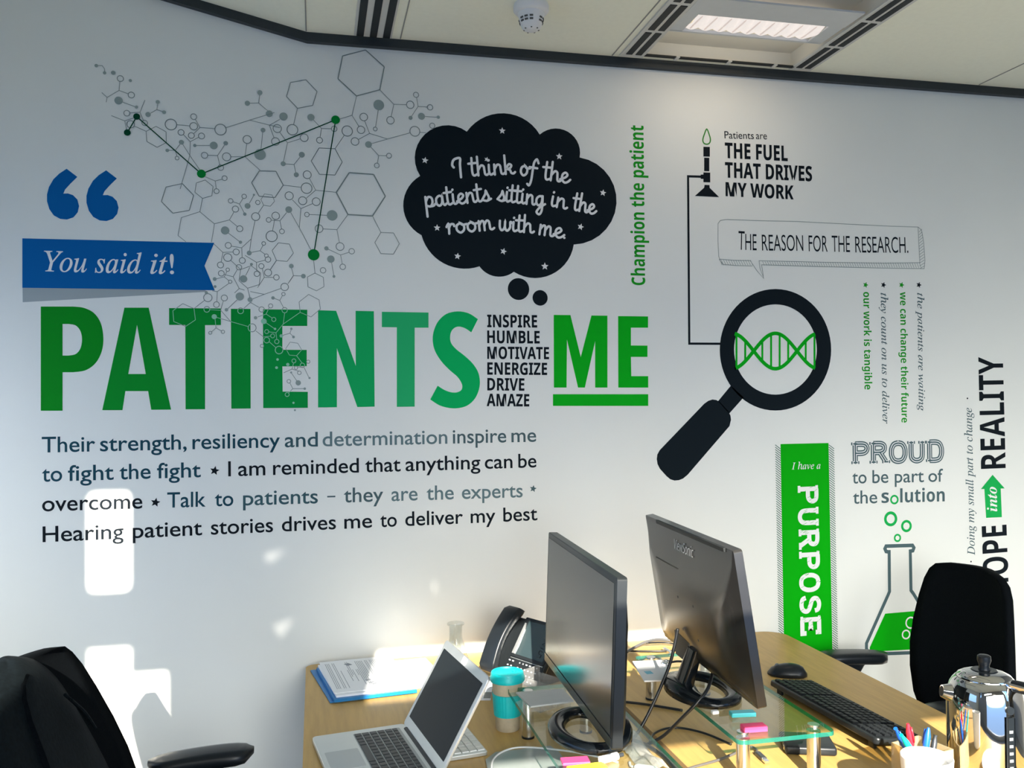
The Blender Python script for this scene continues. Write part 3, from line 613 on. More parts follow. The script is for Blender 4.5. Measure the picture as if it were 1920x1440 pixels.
# PROUD
t = decal('proud_lettering', 'slate words PROUD to be part of the solution with green ring', 'wall lettering', 1683, 885)
a, b, tp = ZQ(1035, 1015, 1512, 1001, 1035, 905)
slab(D(), 'PROUD', a, b, tp, .27, .19).obj('word', vSLATE, t)
slab(D(), 'PROUD', a, b, tp, .15, .13).obj('inline', vWHITE, t, 2); slab(D(), 'PROUD', a, b, tp, .07, .10).obj('inline', vSLATE, t, 3)
for s, x0, x1, bold in (('to', 1037, 1110, 0), ('be', 1140, 1222, 0), ('part', 1255, 1405, 0), ('of', 1428, 1503, 0)):
    f = lambda x: (x, 1115-10*(x-1037)/466); (a, b) = ZQ(*f(x0), *f(x1)); D().text(s, a, b, cap=0.0475, off=0.006).obj('word', vSLATE, t)
for s, x0, x1, bold in (('the', 1040, 1165, 0), ('s', 1187, 1225, 1), ('lution', 1283, 1512, 1)):
    f = lambda x: (x, 1219-12*(x-1040)/470); (a, b) = ZQ(*f(x0), *f(x1)); D().text(sansb(s) if bold else s, a, b, cap=0.0475, off=0.0 if bold else 0.006).obj('word', vSLATE, t)
(q,) = ZQ(1253, 1198); D().pr(*q, 7.2, 3.6).obj('ring', vGR, t)
# flask graphic
t = decal('flask_graphic', 'conical flask drawn in slate outline with bright green liquid', 'wall graphic', 1690, 1140)
for x, y, r, wd in ((1234, 1297, 31, 15), (1315, 1334, 25, 13), (1269, 1395, 16.5, 9.5)):
    (q,) = ZQ(x, y); D().pr(*q, r/2.743, wd/2.743).obj('rising_bubble', vGR, t)
d = D()
d.ps(Z7(908, 940, 885, 936, 876, 915, 885, 896, 1083, 890, 1094, 908, 1086, 930, 1062, 934), 6.8)
d.ps(Z7(908, 925, 911, 1235, 900, 1262, 738, 1625, 738, 1665, 752, 1695, 785, 1706, 1260, 1688, 1296, 1675, 1310, 1645, 1305, 1610, 1092, 1255, 1072, 1228, 1066, 920), 6.4)
d.obj('outline', vSLATE, t)
D().pp(Z8(878, 282, 1113, 262, 1225, 435, 1272, 520, 1268, 535, 1255, 541, 775, 568, 764, 558, 763, 535)).obj('liquid', vGB, t)
for x, y, r, wd in ((1069, 350, 40, 11), (1034, 438, 31, 11), (1080, 485, 18, 7)):
    (q,) = Z8(x, y); D().pr(*q, r/4, wd/4).obj('bubble', vWHITE, t, 2)
(q,) = Z8(1085, 520); D().pd(*q, 1.4).obj('bubble', vWHITE, t, 2)
# change line, HOPE into REALITY
t = decal('change_lettering', 'thin grey italic upward words Doing my small part to change', 'wall lettering', 1820, 900)
D().text(ital('Doing my small part to change'), (1827.8, 1041), (1821.8, 764.5), (1812.4, 1041), off=0.004).obj('lettering', vSLATE, t)
for x, y in ((1820.5, 1053), (1813.8, 747)): D().pd(x, y, 1.6).obj('dot', vBLK, t)
t = decal('hope_lettering', 'heavy black upward words HOPE and REALITY', 'wall lettering', 1862, 900)
D().text(sansb('HOPE'), (1891.5, 1112), (1887.0, 983.5), (1844, 1112)).obj('word', vBLK, t)
D().text(sansb('REALITY'), (1885.5, 877.5), (1880.3, 669), (1839, 877.5)).obj('word', vBLK, t)
t = decal('arrow_graphic', 'green upward arrow holding the white italic word into', 'wall graphic', 1861, 935)
D().pp(ZQ(1758, 1070, 1820, 1140, 1800, 1141, 1806, 1288, 1725, 1292, 1716, 1143, 1698, 1144)).obj('arrow', vGR, t)
a, b, tp = ZQ(1781, 1258, 1778, 1131, 1729, 1258); D().text(boldi('into'), a, b, tp).obj('lettering', vWHITE, t, 2)

# molecule network
t = decal('molecule_graphic', 'spreading grey molecule network of hexagons, rings and dots', 'wall graphic', 500, 400)
EL = []   # (kind, points, radius, width)
def crop(ox, oy, sc, dots='', rings='', lines='', hexes=()):
    q = zc(ox, oy, sc); nums = lambda s: [float(x) for x in s.replace(';', ',').split(',') if x.strip()]
    a = nums(dots)
    for i in range(0, len(a), 3): EL.append(('dot', q(a[i], a[i+1]), a[i+2]/sc, 0))
    a = nums(rings)
    for i in range(0, len(a), 3): EL.append(('ring', q(a[i], a[i+1]), a[i+2]/sc, 1.0+a[i+2]/sc*0.055))
    a = nums(lines)
    for i in range(0, len(a), 4): EL.append(('line', q(*a[i:i+4]), 0, 1.05))
    for wd, h in hexes: EL.append(('hex', q(*nums(h)), 0, wd))
crop(160, 80, 5.647, '117,245,18,205,322,17,296,320,22,478,403,16,353,615,41,543,684,16,767,630,20,665,762,26,835,738,19,1018,1056,25,868,1142,18,1160,1090,17,1360,1090,40,1487,1066,23,1848,530,26,1716,643,27,1882,927,24,1850,1185,58',
 '372,382,31,488,556,31,441,749,30,630,852,28,481,866,38,907,868,57,1148,785,30,1148,887,39,1123,985,30,1432,922,57,1014,952,30,1231,990,31,972,1224,19,1262,1194,32,1496,1210,42,1714,1027,42,1434,1325,29',
 '135,245,180,245,180,245,205,280,205,280,205,305,368,412,358,508,358,508,460,545,358,508,232,582,232,582,175,530,232,582,222,632,390,630,530,680,580,738,632,610,580,738,470,746,580,738,618,830,418,830,276,774,418,830,436,920,418,830,510,800,758,710,767,650,758,710,690,750,758,710,820,732,520,885,645,940,965,870,1110,884,1165,812,1215,900,1215,900,1148,965,1215,900,1375,913,1490,902,1740,822,1740,822,2002,742,1740,822,2060,902,1040,975,1112,1050,1112,1050,1205,1000,1112,1050,1107,1195,1107,1195,1005,1550,1030,1075,1107,1195,1107,1195,1210,1345,1002,1078,955,1140,955,1140,885,1142,955,1140,970,1206,1178,1090,1320,1090,1400,1197,1475,1085,1400,1197,1294,1194,1400,1197,1425,1298,1690,1208,1538,1210,1690,1208,1710,1068,1690,1208,1850,1352,1835,640,1848,555,1835,640,1742,643,1835,640,1930,722,1878,950,1860,1130',
 [(1.1, '645,940,750,888,855,945,858,1060,762,1110,652,1048')])
crop(480, 80, 5.333, '133,712,33,275,740,40,550,748,34,1228,625,52,1545,753,20,1655,738,34,1823,747,16,1125,1020,33,458,1122,29,272,1212,24,403,1322,24',
 '364,872,52,213,860,40,195,990,38,482,952,38,782,863,27,635,977,29,912,885,51,1050,873,37,1077,745,38,1192,865,19,1344,778,37,1542,623,37,1600,523,26,1740,648,27,990,990,38,1588,888,49,1762,832,26,1330,1132,25,1208,1230,24,512,1322,39',
 '135,828,238,768,135,828,180,952,415,658,375,822,235,893,315,1003,315,1003,445,962,315,1003,275,1188,575,775,655,860,655,860,755,862,655,860,640,948,838,765,960,728,960,728,1005,535,960,728,1030,842,790,1062,882,928,1238,473,1378,618,1378,618,1505,622,1378,618,1350,742,1222,677,1195,846,1620,640,1605,548,1620,640,1713,645,1620,640,1555,737,1690,740,1808,747,1085,780,1135,908,1135,908,1025,970,1135,908,1315,965,1315,965,1540,903,1315,965,1155,1012,1637,897,1700,903,1148,1045,1228,1130,1228,1130,1305,1132,1228,1130,1212,1206,380,1220,295,1214,380,1220,440,1145,380,1220,398,1300',
 [(1.9, '865,135,1095,75,1282,243,1238,473,1005,535,820,363'), (1.4, '345,400,500,373,610,490,567,630,415,658,305,540'), (1.4, '630,1055,790,1062,862,1195,790,1325,635,1318,552,1185')])
crop(280, 320, 6.857, '975,770,52,1172,921,20,1263,455,36,1345,312,13,1228,560,21,1793,502,42',
 '968,98,31,865,265,31,1108,495,39,1163,748,38,1046,390,29,1220,332,28,1395,410,27,1368,592,50,1798,325,51,1625,582,47,1535,635,30,1573,845,69,1705,782,30',
 '720,80,848,135,848,135,940,110,848,135,862,235,685,358,650,530,838,685,1030,635,1030,635,1090,530,1030,635,1135,722,1012,800,1158,910,1160,430,1073,400,1160,430,1205,357,1160,430,1220,542,1285,422,1340,325,1470,445,1400,548,1360,640,1310,880,1310,880,1290,1035,1310,880,1185,995,1680,645,1765,540,1680,645,1565,638,1680,645,1700,752,1612,625,1583,780,1722,188,1945,215,470,915,370,835,370,835,412,605,412,605,650,530,650,530,838,685,838,685,800,918',
 [(1.5, '215,212,425,168,570,318,515,512,305,548,155,398'), (1.1, '605,160,720,122,820,205,805,325,685,358,587,280'), (1.6, '1415,5,1628,10,1722,188,1615,348,1412,330,1315,155'), (0.9, '1480,300,1580,315,1610,395,1555,460,1470,445,1435,375'), (1.1, '1660,928,1800,945,1853,1060,1770,1168,1635,1155,1578,1028')])
crop(500, 320, 6.857, '842,577,67,768,1000,27,825,1138,47,865,1360,18,317,1227,29,472,1357,29',
 '513,227,67,463,388,51,637,400,50,517,565,29,673,747,49,943,977,50,1093,1037,35,978,1237,35,725,1282,35',
 '548,98,630,252,630,252,510,355,630,252,895,280,330,375,440,490,440,490,590,425,440,490,420,735,310,540,420,735,420,735,570,1020,548,565,778,575,1045,565,903,760,903,760,725,750,903,760,935,928,1360,585,1468,795,790,1010,950,1085,950,1085,1060,1050,950,1085,972,1203,835,1185,862,1342,605,1155,622,1325,345,1350,320,1255,345,1350,443,1355,345,1350,285,1440,125,1155,45,1272',
 [(2.2, '1060,28,1375,50,1525,330,1360,585,1045,565,895,280'), (1.2, '1468,795,1632,803,1705,940,1630,1075,1468,1068,1390,925')])
crop(370, 440, 9.6, '935,332,42,975,535,25,832,798,65,313,800,33,320,935,25,163,1045,28,765,1113,72,948,1172,42,525,1353,30,1362,1140,30',
 '558,195,52,700,312,53,548,412,70,810,467,52,418,547,53,750,587,47,548,632,30,432,698,50,592,848,30,1195,160,33,1243,380,32,1272,448,48,1153,567,45,1072,707,47,1273,685,62,1423,770,48,1572,942,66,1550,1070,30,190,1135,72,345,1260,52,487,1140,53,172,1345,52,780,1372,52,1158,1347,48,1320,1283,38,1572,1360,48',
 '300,170,460,320,460,320,650,315,460,320,430,495,610,207,800,240,800,240,808,415,980,320,1130,290,1130,290,1185,188,1130,290,1220,355,860,375,1065,500,1065,500,1225,460,1065,500,1070,660,600,460,780,630,945,590,870,740,720,630,645,760,645,760,480,715,645,760,755,970,755,970,670,1050,755,970,850,1000,345,795,485,760,485,760,535,660,485,760,570,830,580,870,360,1025,360,1025,270,1010,360,1025,350,1210,1170,610,1205,770,1205,770,1375,770,1205,770,1085,955,1430,460,1315,632,1630,885,1730,735,1505,970,1205,1075,1205,1075,990,1160,1205,1075,955,1025,905,965,945,1130,720,1170,545,1335,955,1220,835,1330,955,1220,1110,1310,1390,1150,1485,1185,1485,1185,1530,1100,1485,1185,1555,1320,130,1185,0,1285,470,1190,425,1340',
 [(1.1, '780,630,970,560,1140,690,1115,900,905,965,750,830')])
crop(310, 560, 6.4, '588,217,30,1083,230,20,1183,272,33,1317,363,14,1392,447,20,1512,362,14,1538,460,16,1347,730,15,1470,790,19,1335,828,16,1510,886,12,1595,1010,31,1730,952,13,1673,1080,15,1538,1250,13,1555,1338,12',
 '540,410,19,692,398,20,1042,350,48,1302,250,25,1217,396,24,1288,447,24,1217,498,34,1338,515,26,1365,617,46,1160,567,20,1543,747,24,1645,800,27,1715,757,20,1568,830,20,1608,890,22,1482,992,22,1462,1150,24',
 '345,120,400,75,535,132,665,140,665,140,690,50,665,140,785,275,615,225,785,275,785,275,995,335,598,247,608,352,608,352,555,398,608,352,680,390,1088,388,1180,460,1180,460,1265,450,1110,220,1210,185,1210,185,1245,110,1210,185,1285,235,1212,292,1310,360,1432,172,1415,305,1415,305,1618,165,1415,305,1328,410,1328,410,1240,398,1328,410,1338,490,1250,520,1330,590,1575,685,1640,770,1410,440,1495,415,1495,415,1510,375,1495,415,1530,450,1540,770,1520,845,1520,845,1420,890,1520,845,1600,870,1665,825,1720,940,1665,825,1590,820,1515,895,1580,990,1495,1012,1530,1080,1530,1080,1660,1080,1530,1080,1480,1130',
 [(1.1, '210,60,345,120,362,255,245,333,102,275,92,145'), (1.0, '1605,40,1720,-50,1845,15,1860,125,1748,220,1618,165'), (0.9, '1497,522,1590,535,1637,615,1575,685,1490,678,1445,600')])
crop(540, 460, 12, '', '', '', [(1.1, '605,625,795,720,810,930,640,1025,450,935,437,715')])
def geo_pts(e):   # sample points of an element, for joining touching pieces into one molecule
    k, p, r, wd = e
    if k in ('dot', 'ring'): return [(p[0][0]+r*math.cos(a*PI/8), p[0][1]+r*math.sin(a*PI/8)) for a in range(16)]
    return p
par = list(range(len(EL)))
def find(i):
    while par[i] != i: i = par[i]
    return i
def near(a, b):
    (ka, pa, ra, _), (kb, pb, rb, _) = a, b
    def ends(e): return e[1]
    if ka in ('dot', 'ring') and kb in ('dot', 'ring'): return False
    if kb in ('dot', 'ring'): ka, pa, ra, kb, pb, rb = kb, pb, rb, ka, pa, ra
    if ka in ('dot', 'ring'): return any(abs(math.hypot(x-pa[0][0], y-pa[0][1])-ra) < 3.2 for x, y in pb)
    return any(math.hypot(x-u, y-v) < 2.6 for x, y in pa for u, v in pb)
for i in range(len(EL)):
    for j in range(i):
        if near(EL[i], EL[j]): par[find(i)] = find(j)
comp = {}
for i in range(len(EL)): comp.setdefault(find(i), []).append(EL[i])
def ongreen(p): return any(inpoly(p, q) for q in (pT, pI, pE))
def seg(d, a, b, wd):
    n = max(1, int(math.hypot(a[0]-b[0], a[1]-b[1])/4)) if min(a[1], b[1]) > 560 or max(a[1], b[1]) > 572 else 1
    P = [(a[0]+(b[0]-a[0])*i/n, a[1]+(b[1]-a[1])*i/n) for i in range(n+1)]
    for p, q in zip(P, P[1:]):
        d.mi = 2 if ongreen(((p[0]+q[0])/2, (p[1]+q[1])/2)) else 0
        d.ps([p, q], wd)
for els in comp.values():
    d = D()
    for k, p, r, wd in els:
        if k == 'line': seg(d, p[0], p[1], wd)
        elif k == 'hex':
            for i in range(len(p)): seg(d, p[i-1], p[i], wd)
        elif k == 'dot':
            d.mi = 2 if ongreen(p[0]) else 1
            d.pd(*p[0], r)
        else:
            if p[0][1] > 565:
                Q = [(p[0][0]+r*math.cos(a*PI/10), p[0][1]+r*math.sin(a*PI/10)) for a in range(21)]
                for a, b in zip(Q, Q[1:]):
                    d.mi = 2 if ongreen(((a[0]+b[0])/2, (a[1]+b[1])/2)) else 0; d.ps([a, b], wd)
            else: d.mi = 0; d.pr(*p[0], r, wd)
    d.obj('molecule', [vLINE, vDOT, vLG], t, 3)
D().ps([(239, 249), (256.5, 219), (377.8, 326.3), (629.3, 225), (588.2, 478)], 2.0).obj('green_link', vDKG, t, 4, 'thin dark green zigzag line joining the green nodes')
for x, y, r, mm in ((256.5, 219, 6, vDKG), (239, 249, 6, vDKG), (377.8, 326.2, 7.9, vNODE), (629.3, 225, 8.0, vNODE), (588.2, 478, 10.6, vNODE)):
    D().pd(x, y, r).obj('green_node', mm, t, 5)

# ------------------------------------------------------------------ desks
DZ = 0.73
def desk(label, outline, x0, x1, base):
    t = thing('desk', label, 'desk', base)
    g = G(); g.prism([(x-base[0], y-base[1]) for x, y in outline], DZ-0.025, DZ, 1); g.obj('desktop', [BEECH, BEDGE], t)
    for y in (-0.12, -1.42):
        for x in (x0+0.07, x1-0.07):
            g = G(); g.box((x-base[0], y-base[1], (DZ-0.025)/2), (0.05, 0.05, DZ-0.025), bev=0.004); g.obj('leg', GREYM, t)
    g = G(); g.box(((x0+x1)/2-base[0], -0.77-base[1], DZ-0.05), (0.06, 1.25, 0.05)); g.obj('beam', GREYM, t)
    return t
def arcpts(cx, cy, r, a0, a1, n=8): return [(cx+r*math.cos(a0+(a1-a0)*k/n), cy+r*math.sin(a0+(a1-a0)*k/n)) for k in range(n+1)]
desk('light beech desk under the open laptop and teal cup', [(-0.032, -1.52)]+[(0.776, -1.52), (0.776, -0.004)]+arcpts(0.0, -0.036, 0.032, PI/2, PI), -0.03, 0.776, (0.37, -0.76, 0))
desk('light beech desk under the black keyboard and steel kettle', [(0.802, -0.004), (0.802, -1.52), (1.575, -1.52)]+arcpts(1.505, -0.078, 0.07, 0, PI/2), 0.802, 1.575, (1.19, -0.76, 0))
t = G(); t.box((0.789, -0.77, 0.655), (0.012, 1.4, 0.12)); tag(t.obj('cable_tray', GREYM), 'dark grey steel cable tray in the gap between both desks', 'cable tray')

# ------------------------------------------------------------------ glass risers
def riser(label, x0, x1, y0, y1, legs):
    cx, cy = (x0+x1)/2, (y0+y1)/2; t = thing('glass_riser', label, 'monitor stand', (cx, cy, DZ))
    g = G(); g.prism([(x-cx, y-cy) for x, y in rrect(x0, y0, x1, y1, 0.015)], 0.101, 0.110, 1); g.obj('glass_shelf', [GLASS, GEDGE], t)
    for x, y in legs:
        g = G(); g.cyl((x-cx, y-cy, 0.001), (x-cx, y-cy, 0.1008), 0.0145, n=28); lg = g.obj('leg', BRUSH, t, smooth=1)
        g = G(); g.cyl((x-cx, y-cy, 0.0), (x-cx, y-cy, 0.005), 0.0155, n=28); g.obj('foot', BLACK, lg, smooth=1)
        g = G(); g.cyl((x-cx, y-cy, 0.1102), (x-cx, y-cy, 0.114), 0.0125, n=24); g.obj('cap', BRUSH, lg, smooth=1)
    return t
riser('green-edged glass riser carrying the screen beside the teal cup', 0.455, 0.685, -1.33, -0.70, [(0.499, -0.735), (0.645, -0.735), (0.495, -1.28), (0.645, -1.28)])
riser('green-edged glass riser carrying the screen seen from behind', 0.850, 1.075, -1.138, -0.525, [(0.879, -1.098), (1.045, -1.098), (0.888, -0.553), (1.045, -0.553)])
RZ = DZ+0.110

# ------------------------------------------------------------------ monitors
def monitor(label, loc, rot, xb, xt, y0, z0, z1, wd, logo):
    t = thing('monitor', label, 'computer screen', loc, rot)
    Hh = math.hypot(z1-z0, xt-xb); a = math.atan2(xt-xb, z1-z0)        # lean of the panel
    M = Matrix.Translation((xb, y0, z0-loc[2])) @ Matrix.Rotation(a, 4, 'Y')
    def sec(x, iy, iz0, iz1, r=0.006): return [(x, p[0], p[1]) for p in rrect(-wd/2+iy, iz0, wd/2-iy, Hh-iz1, r, 3)]
    g = G(); g.loft([sec(0.0, 0.001, 0.001, 0.001), sec(-0.001, 0, 0, 0), sec(-0.020, 0, 0, 0), sec(-0.021, 0.003, 0.003, 0.003), sec(-0.023, 0.012, 0.01, 0.03), sec(-0.033, 0.028, 0.02, 0.075, 0.02), sec(-0.042, 0.10, 0.03, 0.13, 0.03), sec(-0.043, 0.12, 0.05, 0.15, 0.03)])
    g.xf(M).obj('housing', BACKP if logo else SATIN, t, smooth=1)
    g = G(); g.box((0.0003, 0, Hh/2+0.005), (0.0016, wd-0.026, Hh-0.036)); g.xf(M).obj('screen', SCREEN, t)
    g = G(); g.box((0.0009, 0, 0.011), (0.0012, wd-0.008, 0.018)); g.xf(M).obj('chin', GLOSSB, t)
    if logo:
        vs, fs = glyphs(''.join(chr(0x1D5A0+ord(c)-65) if c.isupper() else chr(0x1D5BA+ord(c)-97) for c in 'ViewSonic')); u0 = min(p.x for p in vs); u1 = max(p.x for p in vs); k = 0.128/(u1-u0)
        g = G(); bv = [g.bm.verts.new((-0.0245-0.0009*0, 0.064+0.0-(p.x-u0)*k, Hh-0.052+p.y*k*1.15)) for p in vs]
        for f in fs: g.face([bv[i] for i in f])
        for v in bv: v.co.x = -0.0252-(Hh-0.03-v.co.z)*0.224
        g.xf(M).obj('brand_lettering', mat('logo_grey', (0.50, 0.51, 0.51), 0.5), t)
        g = G()
        for yy in (-0.05, 0.05):
            for zz in (0.085, 0.165): g.cyl((-0.0425, yy, zz), (-0.0434, yy, zz), 0.003, n=10)
        g.xf(M).obj('mounting_holes', SLOT, t)
        g = G(); g.box((-0.0335, 0.115, Hh-0.098), (0.006, 0.16, 0.008), Matrix.Rotation(-0.35, 3, 'Y')); g.box((-0.022, -0.03, Hh-0.004), (0.006, wd-0.14, 0.009)); g.xf(M).obj('vent_slot', SLOT, t)
        g = G(); g.prism([(0.135, 0.0), (0.02, 0.0), (0.02, 0.058), (0.115, 0.066)], -0.0432, -0.0442)
        g.xf(Matrix(((0, 0, 1, 0), (1, 0, 0, 0), (0, 1, 0, 0), (0, 0, 0, 1)))).xf(M).obj('cable_recess', SLOT, t)
    # oval ring foot and neck
    g = G(); n = 56; secs = []
    for i in range(n):
        th = 2*PI*i/n; c, s_ = math.cos(th), math.sin(th); rear = max(0, -c)
        wi = 0.037+0.030*rear**2; hh = 0.017+0.014*rear**2
        ro = lambda k: V(((0.086-k)*c, (0.122-k)*s_, 0))
        secs.append([ro(0)+V((0, 0, 0.001)), ro(-0.001)+V((0, 0, hh*0.55)), ro(0.005)+V((0, 0, hh)), ro(wi*0.5)+V((0, 0, hh+0.003)), ro(wi-0.004)+V((0, 0, hh*0.8)), ro(wi)+V((0, 0, 0.001))])
    g.loft(secs, closed=True); g.obj('ring_base', GLOSSB, t, smooth=2)
    P = M @ V((-0.035, 0, 0.05))
    g = G(); secs = []
    for k in range(9):
        f = k/8; c = V((-0.046, 0, 0.012)).lerp(P, f**1.15); wy = 0.030-0.006*f; wx = 0.020-0.006*f
        secs.append([(c.x+x, c.y+y, c.z) for x, y in rrect(-wx, -wy, wx*0.7, wy, 0.008, 3)])
    g.loft(secs).obj('neck', GLOSSB, t, smooth=1)
    return t
monitor('black flat screen facing the laptop, seen edge-on beside the teal cup', (0.565, -1.02, RZ), PI-0.038, 0.03, 0.017, -0.018, 0.908, 1.222, 0.565, False)
mr = monitor('black flat screen turned away, its back panel and cables showing', (0.905, -0.84, RZ), -0.053, 0.0185, -0.0315, -0.026, 0.909, 1.237, 0.572, True)

# ------------------------------------------------------------------ laptop
LX, LY, LR = -0.012, -0.645, 0.1475        # far front corner of the base, turned slightly
t = thing('laptop', 'open silver laptop with black keys and a dark screen', 'laptop', (LX, LY, DZ), LR)
g = G(); g.prism(rrect(0, -0.325, 0.226, 0, 0.012), 0.004, 0.016); g.obj('base', ALU, t, bevel=0.0015)
g = G(); g.prism(rrect(0.003, -0.322, 0.223, -0.003, 0.012), 0.0, 0.004); g.obj('underside', BLACK, t)
g = G(); g.prism(rrect(0.012, -0.215, 0.088, -0.11, 0.004), 0.0160, 0.0163); g.obj('trackpad', mat('trackpad_grey', (0.42, 0.45, 0.45), 0.35, metal=0.3), t)
g = G(); g.prism(rrect(0.094, -0.302, 0.208, -0.023, 0.004), 0.0158, 0.0161); g.obj('key_well', mat('key_well_grey', (0.33, 0.35, 0.35), 0.5), t)
g = G(); rows = 6
for r in range(rows):
    x = 0.104+r*0.0187; y = -0.027; n = 14
    sizes = [0.0187]*14
    if r == 0: sizes = [0.0187]*4+[0.100]+[0.0187]*5
    for sz in sizes:
        if y-sz < -0.302: break
        hx = 0.0155 if r < 5 else 0.011
        g.box((x if r < 5 else x-0.003, y-sz/2, 0.0172), (hx, sz-0.003, 0.0020), bev=0.0006, seg=1); y -= sz
g.obj('keys', KEYB, t)
TH_ = math.radians(60)
ML = Matrix.Translation((0.224, 0, 0.016)) @ Matrix.Rotation(-TH_, 4, 'Y')
g = G(); g.prism(rrect(0.0, -0.325, 0.226, 0, 0.010), -0.006, 0.0); lid = g.xf(ML).obj('lid', ALU, t, bevel=0.001)
g = G(); g.prism(rrect(0.024, -0.309, 0.206, -0.016, 0.001), 0.0002, 0.0006); g.xf(ML).obj('screen', LSCREEN, lid)
g = G(); g.prism(rrect(0.208, -0.178, 0.224, -0.150, 0.002), 0.0003, 0.0009); g.xf(ML).obj('sticker', PAPER, lid, label='small white sticker over the camera')
g = G(); g.box((0.216, -0.164, 0.0012), (0.006, 0.007, 0.0004)); g.xf(ML).obj('sticker_mark', INK, lid)
g = G(); g.cyl((0.222, -0.29, 0.013), (0.222, -0.035, 0.013), 0.0065); g.obj('hinge', BLACK, t, smooth=1)
# white keyboard behind the lid
t = thing('keyboard', 'slim white keyboard half hidden behind the laptop lid', 'keyboard', (0.306, -0.69, DZ), 0.13)
g = G(); g.prism(rrect(-0.055, -0.138, 0.060, 0.138, 0.006), 0.001, 0.010); g.obj('case', ALU, t, bevel=0.001)
g = G()
for r in range(6):
    y = 0.132
    while y > -0.125:
        sz = 0.0185; g.box((-0.046+r*0.0188, y-sz/2, 0.0112), (0.0162, sz-0.0022, 0.0026), bev=0.0005, seg=1); y -= sz
g.obj('keys', KEYW, t)

# ------------------------------------------------------------------ papers and folder
t = thing('folder', 'bright blue card folder filled with printed white papers', 'folder', (0.1, -0.21, DZ))
o0 = V((0.1, -0.21, 0))
def sheet(pts, z0, z1): return G().prism([(x-o0.x, y-o0.y) for x, y in pts], z0, z1)
sheet([(-0.018, -0.075), (0.035, -0.375), (0.262, -0.352), (0.215, -0.050)], 0.001, 0.004).obj('cover', BLUEF, t)
sheet([(0.0, -0.085), (0.046, -0.385), (0.272, -0.36), (0.222, -0.055)], 0.0045, 0.013).obj('page_block', BLUEF, t)
sheet([(0.004, -0.078), (0.052, -0.372), (0.270, -0.350), (0.224, -0.048)], 0.0132, 0.0185).obj('papers', PAPER, t)
sheet([(0.008, -0.060), (0.046, -0.355), (0.262, -0.338), (0.226, -0.040)], 0.0188, 0.0205).obj('top_sheet', PAPER, t)
g = G(); random.seed(5)
def onsheet(u, v): # u along the long side, v across
    a = V((0.008, -0.060)).lerp(V((0.046, -0.355)), u); b = V((0.226, -0.040)).lerp(V((0.262, -0.338)), u); return a.lerp(b, v)
for k in range(40):
    v = 0.06+0.9*k/40
    if 0.22 < v < 0.30 or random.random() < 0.12: continue
    u0 = 0.08; u1 = 0.45+0.45*random.random() if 0.3 < v < 0.6 else 0.90
    if v < 0.5 and random.random() < 0.3: u0 = 0.35
    a, b = onsheet(u0, v), onsheet(u1, v); c = onsheet(u1, v+0.008); d = onsheet(u0, v+0.008)
    g.poly3([(p.x-o0.x, p.y-o0.y, 0.0207) for p in (a, b, c, d)])
for u, v in ((0.15, 0.35), (0.18, 0.37), (0.72, 0.5), (0.80, 0.53), (0.85, 0.55)):
    p = onsheet(u, v); g.box((p.x-o0.x, p.y-o0.y, 0.0207), (0.016, 0.012, 0.0003), Matrix.Rotation(0.5, 3, 'Z'))
g.obj('print', INK, t)
g = G().prism([(0.235, -0.045), (0.262, -0.315), (0.375, -0.30), (0.335, -0.035)], 0.0, 0.004)
g.xf(Matrix.Translation((-0.3, 0.17, 0))); o = g.obj('paper_stack', PAPER); o.location = (0.3, -0.17, DZ+0.0005); tag(o, 'blank white paper sheets lying between blue folder and laptop lid', 'paper')
t = thing('booklet', 'white printed booklet lying between laptop lid and teal cup', 'booklet', (0.44, -0.36, DZ), -0.25)
g = G(); g.prism(rrect(-0.045, -0.09, 0.045, 0.08, 0.002), 0.0, 0.004); g.obj('pages', PAPER, t)
g = G(); random.seed(9)
for k in range(14):
    if k % 5 == 3: continue
    g.box((-0.036+0.0052*k, -0.01, 0.0042), (0.0018, 0.10+0.03*random.random(), 0.0003))
g.obj('print', INK, t)
g = G(); g.box((0.035, -0.06, 0.0043), (0.02, 0.05, 0.0004)); g.obj('dark_panel', mat('booklet_grey', (0.20, 0.21, 0.20), 0.5), t)

# ------------------------------------------------------------------ cup, flask
t = thing('travel_cup', 'reusable cream cup with teal silicone lid and sleeve', 'cup', (0.463, -0.668, DZ))
g = G(); g.lathe([(0, 0), (0.0275, 0), (0.029, 0.002), (0.0385, 0.122), (0.0385, 0.124), (0, 0.124)]); g.obj('body', BAMB, t, smooth=1)
g = G(); n = 120; prof = [(0.0312, 0.036), (0.0334, 0.0365), (0.0378, 0.090), (0.0360, 0.0905)]; rings = []
for r, z in prof: rings.append([((r+(0.0005 if (i % 4 < 2 and 0.037 < z+0.001) else 0))*math.cos(2*PI*i/n), (r+(0.0005 if i % 4 < 2 else 0))*math.sin(2*PI*i/n), z) for i in range(n)])
g.loft(rings, caps=False); g.obj('sleeve', TEAL, t, smooth=1)
g = G(); g.lathe([(0.0385, 0.1185), (0.0425, 0.120), (0.0440, 0.124), (0.0435, 0.130), (0.0415, 0.1325), (0.0412, 0.138), (0.0395, 0.142), (0.036, 0.1425), (0.034, 0.139), (0.020, 0.1385), (0, 0.1385)])
g.obj('lid', TEAL, t, smooth=1)
g = G(); g.cyl((0.02, 0.01, 0.1383), (0.02, 0.01, 0.1405), 0.006, n=16); g.obj('sip_plug', TEAL, t, smooth=1)
t = thing('glass_flask', 'small empty clear glass conical flask by the wall', 'flask', (0.408, -0.195, DZ))
